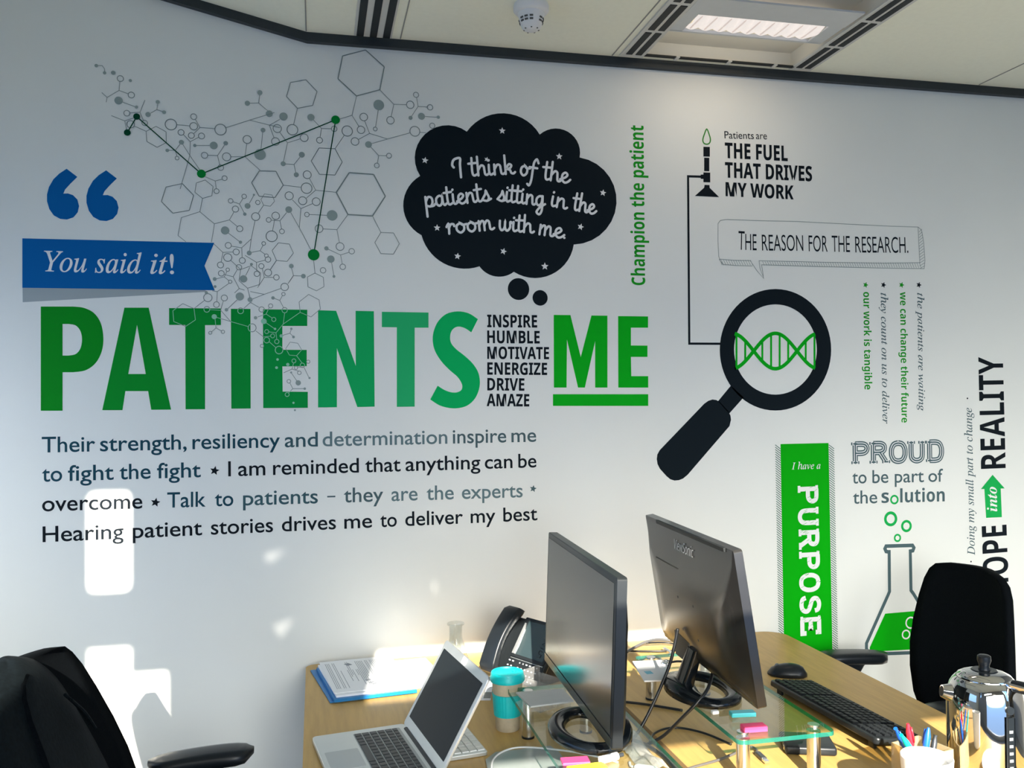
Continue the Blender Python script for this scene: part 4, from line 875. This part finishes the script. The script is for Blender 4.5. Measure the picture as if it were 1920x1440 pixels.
g = G(); g.lathe([(0, 0.002), (0.036, 0.002), (0.043, 0.005), (0.0445, 0.012), (0.042, 0.03), (0.026, 0.085), (0.021, 0.098), (0.0195, 0.108), (0.0195, 0.138), (0.021, 0.142), (0.0255, 0.144), (0.0262, 0.147), (0.0245, 0.149), (0.0215, 0.147), (0.0178, 0.138), (0.0178, 0.108), (0.0195, 0.097), (0.0245, 0.084), (0.0405, 0.030), (0.0425, 0.012), (0.0415, 0.007), (0.035, 0.0045), (0, 0.0045)], n=48)
g.obj('glass_body', FLASKG, t, smooth=2)

# ------------------------------------------------------------------ desk phone
P0 = V((0.488, -0.247, DZ+0.013)); az, el = 0.5, math.radians(56)
nh = V((math.cos(az), math.sin(az), 0)); pu = V((math.sin(az), -math.cos(az), 0)); pv = nh*math.cos(el)+V((0, 0, math.sin(el))); pw = pu.cross(pv)
if pw.x > 0: pw = -pw
t = thing('desk_phone', 'black desk telephone with handset and tilted dark display', 'telephone', (0.56, -0.25, DZ))
MP = Matrix.Translation(P0-V(t.location)) @ Matrix((pu, pv, pw)).transposed().to_4x4()
g = G(); g.prism(rrect(0.0, 0.004, 0.215, 0.182, 0.012), -0.020, 0.0); g.xf(MP).obj('body', SATIN, t, bevel=0.004)
g = G(); bb = P0-V(t.location)
g.loft([[bb+pu*a+nh*h+V((0, 0, z-0.005)) for h, z in ((0.030, -0.007), (0.112, 0.122), (0.132, 0.114), (0.142, -0.007))] for a in (0.02, 0.19)]); g.obj('stand', SATIN, t, bevel=0.003)
g = G(); secs = []
for k in range(17):
    f = k/16; b = -0.002+0.202*f; arch = math.sin(PI*f)
    c0 = 0.004+0.026*arch; thk = 0.024+0.010*(1-arch); wd_ = 0.033-0.003*arch
    if k in (0, 16): thk *= 0.75; wd_ *= 0.85
    secs.append([(0.033+p[0], b, c0+thk/2+p[1]) for p in rrect(-wd_, -thk/2, wd_, thk/2, 0.008, 3)])
g.loft(secs); g.xf(MP).obj('handset', BLACK, t, smooth=1)
g = G(); g.prism(rrect(0.072, 0.066, 0.212, 0.186, 0.004), 0.0, 0.004); sc = g.xf(MP).obj('display_bezel', SATIN, t, bevel=0.001)
g = G(); g.prism(rrect(0.090, 0.074, 0.206, 0.176, 0.002), 0.0041, 0.0046); g.xf(MP).obj('display', mat('phone_display', (0.03, 0.05, 0.055), 0.2), sc)
g = G(); g.prism([(0.078, 0.074), (0.088, 0.074), (0.091, 0.10), (0.089, 0.15), (0.083, 0.168), (0.080, 0.168)], 0.0041, 0.0075); g.xf(MP).obj('silver_bar', ALU, t)
g = G()
for pts in ([(0.19, 0.160), (0.178, 0.163), (0.176, 0.152), (0.190, 0.149), (0.189, 0.139), (0.176, 0.140)], [(0.178, 0.133), (0.192, 0.131), (0.178, 0.121), (0.192, 0.118)], [(0.177, 0.112), (0.191, 0.110)], [(0.191, 0.101), (0.179, 0.103), (0.179, 0.094), (0.191, 0.091), (0.190, 0.083), (0.178, 0.084)]):
    g.tube([(a, b, 0.0050) for a, b in pts], 0.0011, 5)
g.xf(MP).obj('scribble', BLACK, t)
g = G(); random.seed(2)
for r in range(4):
    for c in range(9):
        if c == 2: continue
        g.box((0.076+0.0145*c, 0.054-0.0145*r, 0.0008), (0.0035+0.004*random.random(), 0.0035, 0.0006))
g.xf(MP).obj('key_print', mat('print_pale', (0.6, 0.62, 0.62), 0.5), t)
g = G(); g.box((0.142, 0.0625, 0.0008), (0.135, 0.0012, 0.0008)); g.xf(MP).obj('silver_line', ALU, t)

# ------------------------------------------------------------------ acrylic note holder and small riser items
t = thing('note_holder', 'clear acrylic note holder tucked between telephone and teal cup', 'desk organiser', (0.585, -0.515, DZ), 0.55)
g = G()
for c, d in (((0, 0, 0.001), (0.10, 0.10, 0.003)), ((-0.049, 0, 0.032), (0.003, 0.10, 0.062)), ((0.049, 0, 0.032), (0.003, 0.10, 0.062)), ((0, 0.049, 0.042), (0.10, 0.003, 0.082)), ((0, -0.049, 0.022), (0.10, 0.003, 0.042)), ((0, 0.0, 0.03), (0.003, 0.095, 0.055))):
    g.box(c, d)
g.obj('walls', ACRYL, t)
g = G(); g.box((0.024, 0.01, 0.012), (0.040, 0.07, 0.018)); g.obj('note_pad', mat('note_grey', (0.35, 0.33, 0.30), 0.8), t)
g = G().prism([(-0.058, 0.048), (0.056, 0.046), (0.058, -0.040), (-0.047, -0.052)], 0, 0.004); o = g.obj('memo_tray', GREYC, bevel=0.0008); o.location = (0.515, -0.838, RZ+0.0165)
tag(o, 'flat silver-grey tray on the glass riser beside the teal cup', 'tray')
t2 = G(); t2.box((0.006, 0.006, 0.008), (0.095, 0.075, 0.016)); t2.obj('tray_base', ACRYL, None)
bpy.data.objects['tray_base'].parent = o; bpy.data.objects['tray_base'].location = (0, 0, -0.0163)
t = thing('note_card', 'white card with a teal mark on the far riser end', 'card', (0.848, -0.66, RZ))
g = G().prism([(-0.022, 0.082), (0.075, 0.072), (0.010, -0.085), (-0.050, -0.078)], 0.0005, 0.004); g.obj('card', PAPER, t)
g = G(); g.box((-0.016, -0.020, 0.0042), (0.018, 0.022, 0.0004)); g.obj('mark', mat('mark_teal', (0.1, 0.45, 0.6), 0.5), t)
def small(name, label, cat, c, d, mt, rot=0, bev=0.002, group=None):
    g = G(); g.box((0, 0, d[2]/2), d, bev=bev); o = g.obj(name, mt); o.location = c; o.rotation_euler = (0, 0, rot); return tag(o, label, cat, group)
small('flag_dispenser', 'pink sticky flag pack on the glass riser', 'sticky notes', (0.908, -1.092, RZ+0.0002), (0.052, 0.026, 0.012), PINK, -0.07)
small('flag_dispenser', 'turquoise sticky flag pack below the ring foot of the turned-away screen', 'sticky notes', (0.925, -1.008, RZ+0.0002), (0.056, 0.022, 0.010), CYANP, -0.12)
small('eraser', 'tiny white eraser on the riser glass by the ring foot', 'eraser', (0.871, -0.982, RZ+0.0002), (0.016, 0.012, 0.008), WHITE)
small('sticky_pad', 'pink sticky note pad on the riser near the screen facing the laptop', 'sticky notes', (0.492, -1.158, RZ+0.0002), (0.055, 0.030, 0.006), PINK, -0.1)
small('sticky_pad', 'yellow sticky note pad lying in front of the pink pad', 'sticky notes', (0.505, -1.195, RZ+0.0002), (0.075, 0.030, 0.006), YELL, 0.05)
t = thing('highlighter', 'white marker pen beside the yellow sticky note pad', 'pen', (0.556, -1.172, RZ+0.008), 0.3)
g = G(); g.cyl((-0.02, 0, 0), (0.02, 0, 0), 0.0075); g.obj('barrel', WHITE, t, smooth=1)
g = G(); g.cyl((0.02, 0, 0), (0.034, 0, 0), 0.004); g.obj('tip', PGREY, t, smooth=1)
# grey mat with a white cable loop
o = G().prism([(-0.075, 0.06), (-0.045, 0.095), (0.088, 0.10), (0.098, 0.06), (0.10, -0.14), (-0.10, -0.14)], 0, 0.004).obj('mouse_mat', mat('mat_grey', (0.30, 0.34, 0.33), 0.35), bevel=0.001); o.location = (0.448, -0.905, DZ)
tag(o, 'smooth grey-green mat on the desk below the teal cup', 'mat')
o = G().tube([(0.370, -0.93, 0.7365), (0.385, -0.865, 0.7365), (0.415, -0.822, 0.7365), (0.462, -0.802, 0.7355), (0.53, -0.832, 0.7365), (0.60, -0.87, 0.7335), (0.66, -0.93, 0.7325)], 0.0022, 8, sm=6).obj('cable', WPLAS, smooth=2)
tag(o, 'thin white cable looping over the grey-green mat', 'cable')

# ------------------------------------------------------------------ black cables
def cable(label, pts, r): o = G().tube(pts, r, 8, sm=8).obj('cable', CABLE, smooth=2); return tag(o, label, 'cable')
cable('thick black screen cable hanging from the back panel into the desk gap', [(0.862, -0.80, 0.985), (0.853, -0.80, 0.945), (0.838, -0.80, 0.895), (0.805, -0.80, 0.825), (0.765, -0.81, 0.765), (0.733, -0.822, 0.737), (0.70, -0.835, 0.735)], 0.0042)
cable('black power cable curving over the riser edge past the ring foot', [(0.915, -0.885, 0.945), (0.905, -0.90, 0.905), (0.880, -0.925, 0.876), (0.850, -0.935, 0.852), (0.820, -0.920, 0.815), (0.785, -0.890, 0.765), (0.755, -0.862, 0.737)], 0.0040)
cable('thin black double cable curving along the desk under the glass riser', [(0.757, -0.866, 0.7335), (0.80, -0.795, 0.7335), (0.86, -0.770, 0.7335), (0.915, -0.815, 0.7335), (0.95, -0.90, 0.7335)], 0.0028)
cable('black cable running straight behind the screens across the desk', [(0.73, -0.53, 0.734), (0.80, -0.565, 0.734), (0.86, -0.605, 0.734), (0.93, -0.665, 0.734)], 0.0035)
cable('black cables bundled along the desk gap in front of the ring foot', [(0.72, -0.80, 0.735), (0.752, -0.86, 0.736), (0.766, -0.93, 0.736), (0.763, -1.02, 0.736), (0.75, -1.12, 0.736)], 0.0045)
t = thing('headset_cable', 'coiled black headset cable with silver clip by the wall', 'cable', (1.07, -0.15, DZ))
g = G(); g.tube([(-0.085, -0.075, 0.004), (-0.04, -0.045, 0.004), (-0.025, -0.085, 0.004), (-0.06, -0.125, 0.004), (-0.12, -0.11, 0.004)], 0.0035, 8, closed=True, sm=6); g.obj('loop', CABLE, t, smooth=2)
g = G(); g.tube([(-0.13, -0.02, 0.006), (-0.06, 0.03, 0.016), (0.0, 0.06, 0.022), (0.06, 0.09, 0.012), (0.13, 0.06, 0.006), (0.11, -0.02, 0.006), (0.14, -0.09, 0.006)], 0.0045, 8, sm=6); g.obj('strap', mat('strap_grey', (0.10, 0.10, 0.10), 0.3), t, smooth=2)
g = G(); g.tube([(-0.09, 0.02, 0.005), (-0.02, -0.01, 0.008), (0.04, -0.02, 0.008), (0.10, 0.0, 0.005), (0.06, 0.05, 0.012), (-0.02, 0.05, 0.018)], 0.0028, 8, sm=6); g.obj('cord', CABLE, t, smooth=2)
g = G(); g.tube([(0.02, -0.005, 0.012), (0.03, -0.04, 0.006), (0.015, -0.055, 0.005)], 0.006, 8, sm=4); g.obj('clip', CHROME, t, smooth=2)
t = thing('ring_clip', 'small chrome ring clip lying on the white card', 'clip', (0.905, -0.625, RZ+0.005))
g = G(); g.tube([(-0.012, 0, 0.003), (0, 0.010, 0.006), (0.012, 0, 0.003), (0, -0.010, 0.003)], 0.003, 8, closed=True, sm=5); g.obj('ring', CHROME, t, smooth=2)
g = G(); g.tube([(0.012, 0, 0.003), (0.03, 0.004, 0.003), (0.045, -0.002, 0.003)], 0.003, 8, sm=4); g.obj('strap', CABLE, t, smooth=2)
t = thing('usb_cable', 'grey charging cable with connector by the front riser leg', 'cable', (0.90, -0.98, DZ))
g = G(); g.tube([(-0.20, -0.09, 0.004), (-0.12, -0.03, 0.004), (-0.02, 0.0, 0.006), (0.05, 0.030, 0.008), (0.082, 0.045, 0.008), (0.088, 0.03, 0.007), (0.084, 0.018, 0.006)], 0.0030, 8, sm=6); g.obj('cord', mat('cord_grey', (0.09, 0.085, 0.08), 0.3), t, smooth=2)
g = G(); g.box((0.081, -0.004, 0.006), (0.013, 0.038, 0.009), Matrix.Rotation(-0.06, 3, 'Z'), bev=0.002); g.obj('plug', PGREY, t)
g = G(); g.box((0.079, -0.030, 0.006), (0.011, 0.016, 0.005), Matrix.Rotation(-0.06, 3, 'Z')); g.obj('connector', CHROME, t)
# clear plastic bag with a white plug
g = G(); nx, ny = 9, 14; random.seed(4); grid = []
for i in range(ny):
    row = []
    for j in range(nx):
        u, v = i/(ny-1), j/(nx-1)
        row.append(g.bm.verts.new((-0.028+0.056*v-0.010*math.sin(u*3), 0.10-0.22*u, 0.002+0.028*math.sin(PI*v)*(0.6+0.4*math.sin(u*9))+0.006*random.random())))
    grid.append(row)
for i in range(ny-1):
    for j in range(nx-1): g.face((grid[i][j], grid[i][j+1], grid[i+1][j+1], grid[i+1][j]))
o = g.obj('plastic_bag', BAGP); o.location = (0.728, -0.91, DZ+0.003); tag(o, 'crumpled clear plastic bag beside the desk gap cables', 'bag')
md = o.modifiers.new('thick', 'SOLIDIFY'); md.thickness = 0.0008
t = thing('power_plug', 'small white power plug resting against the clear plastic bag', 'plug', (0.700, -1.03, DZ), 0.4)
g = G(); g.loft([[(x, -0.035, 0.012+z) for x, z in rrect(-0.011, -0.011, 0.011, 0.011, 0.005, 3)], [(x, 0.0, 0.014+z) for x, z in rrect(-0.016, -0.014, 0.016, 0.014, 0.006, 3)], [(x, 0.045, 0.012+z) for x, z in rrect(-0.008, -0.008, 0.008, 0.008, 0.004, 3)]]); g.obj('body', WHITE, t, smooth=1)
g = G(); g.tube([(0, 0.045, 0.012), (0.005, 0.07, 0.006), (0.02, 0.09, 0.004)], 0.003, 8, sm=4); g.obj('cord', WPLAS, t, smooth=2)

# ------------------------------------------------------------------ keyboard, mouse, things under the riser
KA = math.atan2(0.112, 0.5)
t = thing('keyboard', 'black full-size keyboard raised on its feet by the desk edge', 'keyboard', (1.305, -0.795, DZ), 0.055)
MK = Matrix.Translation((0, 0, 0.010)) @ Matrix.Rotation(math.radians(7), 4, 'Y')
g = G(); g.prism(rrect(-0.068, -0.222, 0.074, 0.222, 0.012), 0.0, 0.016); g.xf(MK).obj('case', SATIN, t, bevel=0.004)
g = G()
for r in range(6):
    x = -0.050+r*0.0193-(0.004 if r == 0 else 0); y = 0.212; n = 0
    while y > -0.205:
        sz = 0.0185
        if r == 5 and 0.02 < y < 0.13: sz = 0.0185*5.5
        if abs(y-0.078) < 0.008 or abs(y+0.128) < 0.006: y -= 0.008
        if y-sz < -0.214: break
        g.box((x+0.004, y-sz/2, 0.0178), (0.0162, sz-0.0028, 0.006), bev=0.0014, seg=1); y -= sz
g.xf(MK).obj('keys', KEYM, t)
for y in (-0.19, 0.19):
    g = G(); g.box((-0.052, y, 0.0085), (0.008, 0.022, 0.016), bev=0.002); g.obj('foot', BLACK, t)
def mouse(label, loc, rot, mt, sx=0.031, sy=0.055):
    t = thing('computer_mouse', label, 'mouse', loc, rot)
    g = G(); secs = []
    for k in range(11):
        f = k/10; th = -1+2*f; wy = math.sqrt(max(0.02, 1-th*th)); h = 0.034*wy**0.8*(1-0.18*th)
        secs.append([(sx*(0.35+0.65*wy)*math.cos(a)*min(1, wy*1.6), sy*th, 0.0015+max(0, h*math.sin(a))**1.0) for a in [PI*q/10 for q in range(11)]])
    g.loft(secs); g.obj('shell', mt, t, smooth=2)
    g = G(); g.cyl((-0.004, sy*0.5, 0.026), (0.004, sy*0.5, 0.026), 0.007, n=16); g.obj('wheel', GREYM, t, smooth=1)
mouse('black computer mouse lying beyond the raised keyboard', (1.348, -0.462, DZ), 1.1, BLACK, 0.034, 0.056)
t = thing('wallet', 'black leather wallet lying under the glass riser by its front leg', 'wallet', (1.115, -0.955, DZ), -0.35)
g = G(); g.box((0, 0, 0.011), (0.115, 0.095, 0.020), bev=0.006, seg=3); g.obj('leather', SATIN, t, smooth=1)
g = G(); g.box((-0.057, -0.028, 0.011), (0.003, 0.008, 0.010), bev=0.001); g.obj('snap', CHROME, t)
t = thing('spare_mouse', 'black rounded computer mouse in front of the riser leg', 'mouse', (1.085, -1.190, DZ), -0.9)
g = G(); secs = []
for k in range(11):
    th = -1+0.2*k; wy = math.sqrt(max(0.03, 1-th*th)); secs.append([(0.032*wy*math.cos(a), 0.056*th, 0.001+0.034*wy*math.sin(a)) for a in [PI*q/10 for q in range(11)]])
g.loft(secs); g.obj('shell', BLACK, t, smooth=2)

# ------------------------------------------------------------------ pens, mug, kettle
t = thing('pen_holder', 'square amber acrylic pen holder half hidden behind the white mug', 'pen holder', (1.234, -1.200, DZ), 0.25)
g = G()
for c, d in (((0, 0, 0.0015), (0.084, 0.084, 0.003)), ((-0.041, 0, 0.045), (0.003, 0.084, 0.086)), ((0.041, 0, 0.045), (0.003, 0.084, 0.086)), ((0, 0.041, 0.045), (0.080, 0.003, 0.086)), ((0, -0.041, 0.045), (0.080, 0.003, 0.086))): g.box(c, d)
g.obj('walls', HOLD, t)
def pen(label, mt, p0, p1, r, capm=None, clip=True, tip=0.3):
    p0, p1 = V(p0), V(p1); t = thing('pen', label, 'pen', p0, 0, 'pens standing in the amber holder'); d = p1-p0
    g = G(); g.cyl((0, 0, 0), d*0.72, r*0.95, n=14); g.obj('barrel', mt, t, smooth=1)
    g = G(); q = d.to_track_quat('Z', 'Y'); a = d*0.70
    secs = [[a+(d*0.30)*f+q @ V((r*k*math.cos(2*PI*i/14), r*k*math.sin(2*PI*i/14), 0)) for i in range(14)] for f, k in ((0, 1.12), (0.55, 1.1), (0.9, 1.0 if not tip else 0.6), (1.0, 0.85 if not tip else tip))]
    g.loft(secs); g.obj('cap', capm or mt, t, smooth=1)
    if clip:
        s = q @ V((r*1.35, 0, 0)); g = G(); g.tube([a+d*0.02+s, a+d*0.15+s*1.05, a+d*0.26+s*0.85], r*0.28, 6); g.obj('clip', capm or mt, t, smooth=2)
B = V((1.234, -1.2, DZ+0.006))
def pt(px, py, dep): return CAM+ray(px, py)*dep
pen('blue ballpoint leaning to the holder edge beside the teal pen', PBLUE, B+V((0.012, 0.015, 0)), pt(1679, 1366, 1.79), 0.0055, tip=0.75)
pen('teal pen leaning in front of the blue ballpoint in the amber holder', PTEAL, B+V((0.020, -0.010, 0)), pt(1690, 1378, 1.76), 0.0058, clip=False, tip=0.6)
pen('red pen standing upright in the amber holder', PRED, B+V((-0.008, 0.004, 0)), pt(1702, 1357, 1.83), 0.0062, tip=0.45)
pen('blue pen leaning toward the kettle in the amber holder', PBLUE, B+V((-0.020, -0.018, 0)), pt(1741, 1364, 1.83), 0.0062, tip=0.35)
pen('black pen leaning lowest toward the kettle in the amber holder', PGREY, B+V((-0.010, -0.025, 0)), pt(1754, 1378, 1.84), 0.0055, clip=False, tip=0.9)
t = thing('mug', 'plain white mug standing in front of the pen holder', 'mug', (1.128, -1.352, DZ))
g = G(); g.lathe([(0, 0.0), (0.034, 0.0), (0.037, 0.003), (0.0465, 0.130), (0.0468, 0.136), (0.0455, 0.1375), (0.044, 0.136), (0.0435, 0.125), (0.036, 0.02), (0, 0.016)], n=56); g.obj('body', WHITE, t, smooth=1)
g = G(); g.lathe([(0, 0.122), (0.0432, 0.122)], n=40); g.obj('milk', mat('milk', (0.82, 0.80, 0.76), 0.4), t)
t2 = pt(1865, 1465, 1.66)
t = thing('saucer', 'white dish rim at the foot of the steel kettle', 'dish', (1.285, -1.375, DZ))
g = G(); g.lathe([(0, 0.001), (0.03, 0.001), (0.058, 0.012), (0.060, 0.014), (0.057, 0.014), (0.03, 0.005), (0, 0.005)], n=48); g.obj('plate', WHITE, t, smooth=1)

KX, KY = 1.367, -1.225
t = thing('kettle', 'polished steel electric kettle with black knob and handle', 'kettle', (KX, KY, DZ))
g = G(); g.lathe([(0, 0.0), (0.071, 0.0), (0.073, 0.003), (0.073, 0.016), (0.0, 0.016)], n=64); g.obj('base', BLACK, t, smooth=1)
prof = [(0.0, 0.0165), (0.0715, 0.0165), (0.0735, 0.020), (0.0735, 0.165)]
for k in range(1, 11):
    a = k/10*PI/2*0.86; prof.append((0.0515+0.022*math.cos(a)-0.0, 0.165+0.066*math.sin(a)))
prof += [(0.0525, 0.2315)]
prof = sorted(set((round(a, 4), round(b, 4)) for a, b in prof), key=lambda p: (p[1], -p[0])) if False else prof
g = G(); g.lathe([(0.0, 0.0165), (0.0715, 0.0165), (0.0735, 0.020), (0.0735, 0.168), (0.0728, 0.184), (0.0705, 0.200), (0.0665, 0.213), (0.0612, 0.222), (0.0555, 0.228), (0.0545, 0.2285)], n=72); g.obj('body', STEEL, t, smooth=2)
g = G(); g.lathe([(0.0535, 0.2275), (0.0535, 0.2300), (0.050, 0.2345), (0.040, 0.2395), (0.028, 0.2425), (0.0, 0.2435)], n=64); ld = g.obj('lid', STEEL, t, smooth=2)
g = G(); g.lathe([(0.0, 0.2415), (0.026, 0.2425), (0.024, 0.2445), (0.0, 0.2445)], n=40); g.obj('knob_seat', BLACK, ld, smooth=1)
g = G(); g.lathe([(0.0115, 0.2445), (0.010, 0.252), (0.0115, 0.258), (0.0135, 0.264), (0.013, 0.272), (0.010, 0.2745), (0, 0.275)], n=32); g.obj('knob', BLACK, ld, smooth=1)
RD = (V((KX, KY, 0))-V((CAM.x, CAM.y, 0))).normalized(); RR = V((RD.y, -RD.x, 0))   # toward handle = to the viewer's right
sp = -RR*0.93-RD*0.36; sp.normalize()
g = G(); g.cyl(sp*0.056+V((0, 0, 0.192)), sp*0.086+V((0, 0, 0.197)), 0.024, 0.0125, n=32); g.obj('spout', STEEL, t, smooth=1)
g = G(); g.cyl(sp*0.0858+V((0, 0, 0.1969)), sp*0.0868+V((0, 0, 0.1971)), 0.0105, n=24); g.obj('spout_mouth', SLOT, t)
hd = RR*0.86-RD*0.50; hd.normalize(); hn = V((-hd.y, hd.x, 0))
g = G(); secs = []
for x, z in catmull([V(p) for p in ((0.060, 0.226), (0.090, 0.226), (0.118, 0.210), (0.124, 0.160), (0.120, 0.090), (0.104, 0.045), (0.070, 0.038))], 5):
    c = hd*x+V((0, 0, z)); secs.append(c)
g.tube(secs, 0.0125, 12); g.obj('handle', BLACK, t, smooth=2)
g = G(); g.box(hd*0.075+V((0, 0, 0.2285)), (0.05, 0.030, 0.010), Matrix.Rotation(math.atan2(hd.y, hd.x), 3, 'Z'), bev=0.003); g.obj('handle_bracket', STEEL, t)
gd = RR*0.60-RD*0.80; gd.normalize()
R3 = Matrix.Rotation(math.atan2(gd.y, gd.x), 3, 'Z')
g = G(); g.box(gd*0.0735+V((0, 0, 0.105)), (0.006, 0.015, 0.125), R3, bev=0.0025); gg = g.obj('level_gauge', BLACK, t)
g = G()
for k in range(7): g.box(gd*0.0768+V((0, 0, 0.055+0.0145*k)), (0.001, 0.008, 0.0055), R3)
g.obj('gauge_marks', mat('gauge_white', (0.3, 0.31, 0.32), 0.4), gg)
g = G(); g.cyl(gd*0.070+V((0, 0, 0.183)), gd*0.077+V((0, 0, 0.184)), 0.008, n=20); g.obj('gauge_button', BLACK, t)

# ------------------------------------------------------------------ office chairs
def office_chair(label, loc, rot, xb, xt, prof, arm_x, armz=0.68, ztop=1.0):
    t = thing('office_chair', label, 'chair', loc, rot)
    g = G(); secs = []
    zs = [p[0] for p in prof]; z0, z1 = zs[0], zs[-1]
    for z, hw in prof:
        f = (z-z0)/(z1-z0); x = xb+(xt-xb)*f+0.02*math.sin(PI*f)
        sec = []
        for k in range(13): th = -1+2*k/12; sec.append((x+0.045*th*th*1.0, hw*th, z))
        for k in range(13): th = 1-2*k/12; sec.append((x-0.028+0.045*th*th, hw*th*0.985, z))
        secs.append(sec)
    g.loft(secs); g.obj('backrest', FABRIC, t, smooth=2)
    g = G(); secs = []
    for k in range(9):
        f = k/8; x = -0.20+0.44*f; hw = 0.235-0.03*abs(2*f-1)**3; secs.append([(x, y, zz) for y, zz in [(-hw, 0.43), (-hw*0.98, 0.475), (-hw*0.8, 0.492), (0, 0.488), (hw*0.8, 0.492), (hw*0.98, 0.475), (hw, 0.43), (0, 0.42)]])
    g.loft(secs); g.obj('seat', FABRIC, t, smooth=2)
    g = G(); g.tube([(-0.02, 0, 0.41), (-0.20, 0, 0.40), (xb-0.05, 0, 0.46), (xb-0.045, 0, 0.62)], 0.022, 10, sm=4); g.obj('back_support', BLACK, t, smooth=2)
    for sy in (-1, 1):
        y = sy*0.262
        g = G(); secs = []
        for k in range(13):
            f = k/12; x = arm_x-0.125+0.25*f; e = math.sqrt(max(0, 1-abs(2*f-1)**7)); hw = 0.010+0.034*e; zt = armz+0.004-0.016*(1-f)**2-0.006*f**6; zb = zt-0.014-0.026*e**1.5
            secs.append([(x, y+p*hw, zz) for p, zz in ((-0.9, zb+0.006), (-1, (zt+zb)/2), (-0.9, zt-0.004), (-0.5, zt), (0.5, zt), (0.9, zt-0.004), (1, (zt+zb)/2), (0.9, zb+0.006), (0.5, zb), (-0.5, zb))])
        g.loft(secs); g.obj('arm_pad', BLACK, t, smooth=2)
        g = G(); g.loft([[(arm_x+0.01+p, y+q, armz-0.03) for p, q in rrect(-0.055, -0.028, 0.055, 0.028, 0.01, 2)], [(arm_x+0.01+p, y+q, armz-0.045) for p, q in rrect(-0.040, -0.024, 0.040, 0.024, 0.01, 2)], [(arm_x+0.015+p, y+q, armz-0.075) for p, q in rrect(-0.028, -0.018, 0.028, 0.018, 0.008, 2)], [(0.0+p, y+q, 0.44) for p, q in rrect(-0.03, -0.015, 0.03, 0.015, 0.008, 2)]]); g.obj('arm_post', BLACK, t, smooth=1)
        g = G(); g.box((0.0, sy*0.15, 0.425), (0.06, 0.24, 0.02), bev=0.004); g.obj('arm_bracket', BLACK, t)
    g = G(); g.cyl((0, 0, 0.09), (0, 0, 0.42), 0.026); g.obj('column', GREYM, t, smooth=1)
    for k in range(5):
        a = 2*PI*k/5+0.3; d = V((math.cos(a), math.sin(a), 0)); q = V((-d.y, d.x, 0))
        g = G(); g.loft([[d*0.02+q*s1*0.024+V((0, 0, zz)) for s1, zz in ((-1, 0.08), (1, 0.08), (1, 0.12), (-1, 0.12))], [d*0.29+q*s1*0.014+V((0, 0, zz)) for s1, zz in ((-1, 0.058), (1, 0.058), (1, 0.082), (-1, 0.082))]]); lg = g.obj('leg', BLACK, t)
        g = G(); g.cyl(d*0.28+q*0.022+V((0, 0, 0.028)), d*0.28-q*0.022+V((0, 0, 0.028)), 0.028, n=20); g.obj('caster', BLACK, lg, smooth=1)
    return t
office_chair('black office chair at the desk edge beyond the steel kettle', (1.80, -0.425, 0), PI, -0.195, -0.235, [(0.475, 0.13), (0.50, 0.165), (0.56, 0.20), (0.64, 0.215), (0.72, 0.217), (0.80, 0.208), (0.88, 0.193), (0.94, 0.178), (0.975, 0.160), (0.995, 0.135), (1.003, 0.10)], 0.035, 0.688)
office_chair('black office chair with a dark jacket hung over its back', (-0.225, -0.765, 0), 0, -0.20, -0.385, [(0.475, 0.15), (0.50, 0.185), (0.56, 0.225), (0.64, 0.243), (0.72, 0.238), (0.80, 0.222), (0.88, 0.203), (0.94, 0.186), (0.975, 0.165), (0.995, 0.14), (1.004, 0.10)], -0.055, 0.683)
# jacket draped over the left chair's back
t = thing('jacket', 'dark jacket draped over the chair back in front of the sunlit wall patch', 'jacket', (-0.56, -0.84, 0.5))
random.seed(11); g = G(); secs = []
N = 28
def jx(z): return -0.225-0.20-(0.185)*((z-0.475)/0.53)
for k, (z, hw, cx, dep) in enumerate([(0.50, 0.265, -0.830, 0.060), (0.60, 0.262, -0.833, 0.062), (0.70, 0.258, -0.835, 0.062), (0.78, 0.250, -0.841, 0.060), (0.85, 0.238, -0.847, 0.058), (0.905, 0.222, -0.853, 0.056), (0.95, 0.200, -0.857, 0.052), (0.985, 0.165, -0.857, 0.046), (1.008, 0.115, -0.850, 0.038), (1.022, 0.055, -0.830, 0.024), (1.026, 0.012, -0.820, 0.010)]):
    sec = []
    for i in range(N):
        a = 2*PI*i/N; c, s_ = math.cos(a), math.sin(a)
        fold = 1+0.05*math.sin(5*a+z*14)+0.035*math.sin(9*a-z*9)
        x = jx(z)-0.005+dep*math.copysign(abs(c)**0.7, c)*fold; y = cx+hw*math.copysign(abs(s_)**0.8, s_)*(1+0.02*math.sin(7*a+z*20))
        sec.append((x+0.56, y+0.84, z-0.5+0.010*math.sin(3*a+1)*(1 if z < 1.0 else 0.3)))
    secs.append(sec)
g.loft(secs); g.obj('cloth', JACK, t, smooth=2, sub=1)
for dx in (0.0, 0.012):
    g = G(); g.tube([(0.045+dx, 0.035, 0.440-dx), (0.060+dx, 0.085, 0.395-dx), (0.072+dx, 0.125, 0.345-dx)], 0.0035, 6, sm=3); g.obj('pocket_welt', JACK, t)
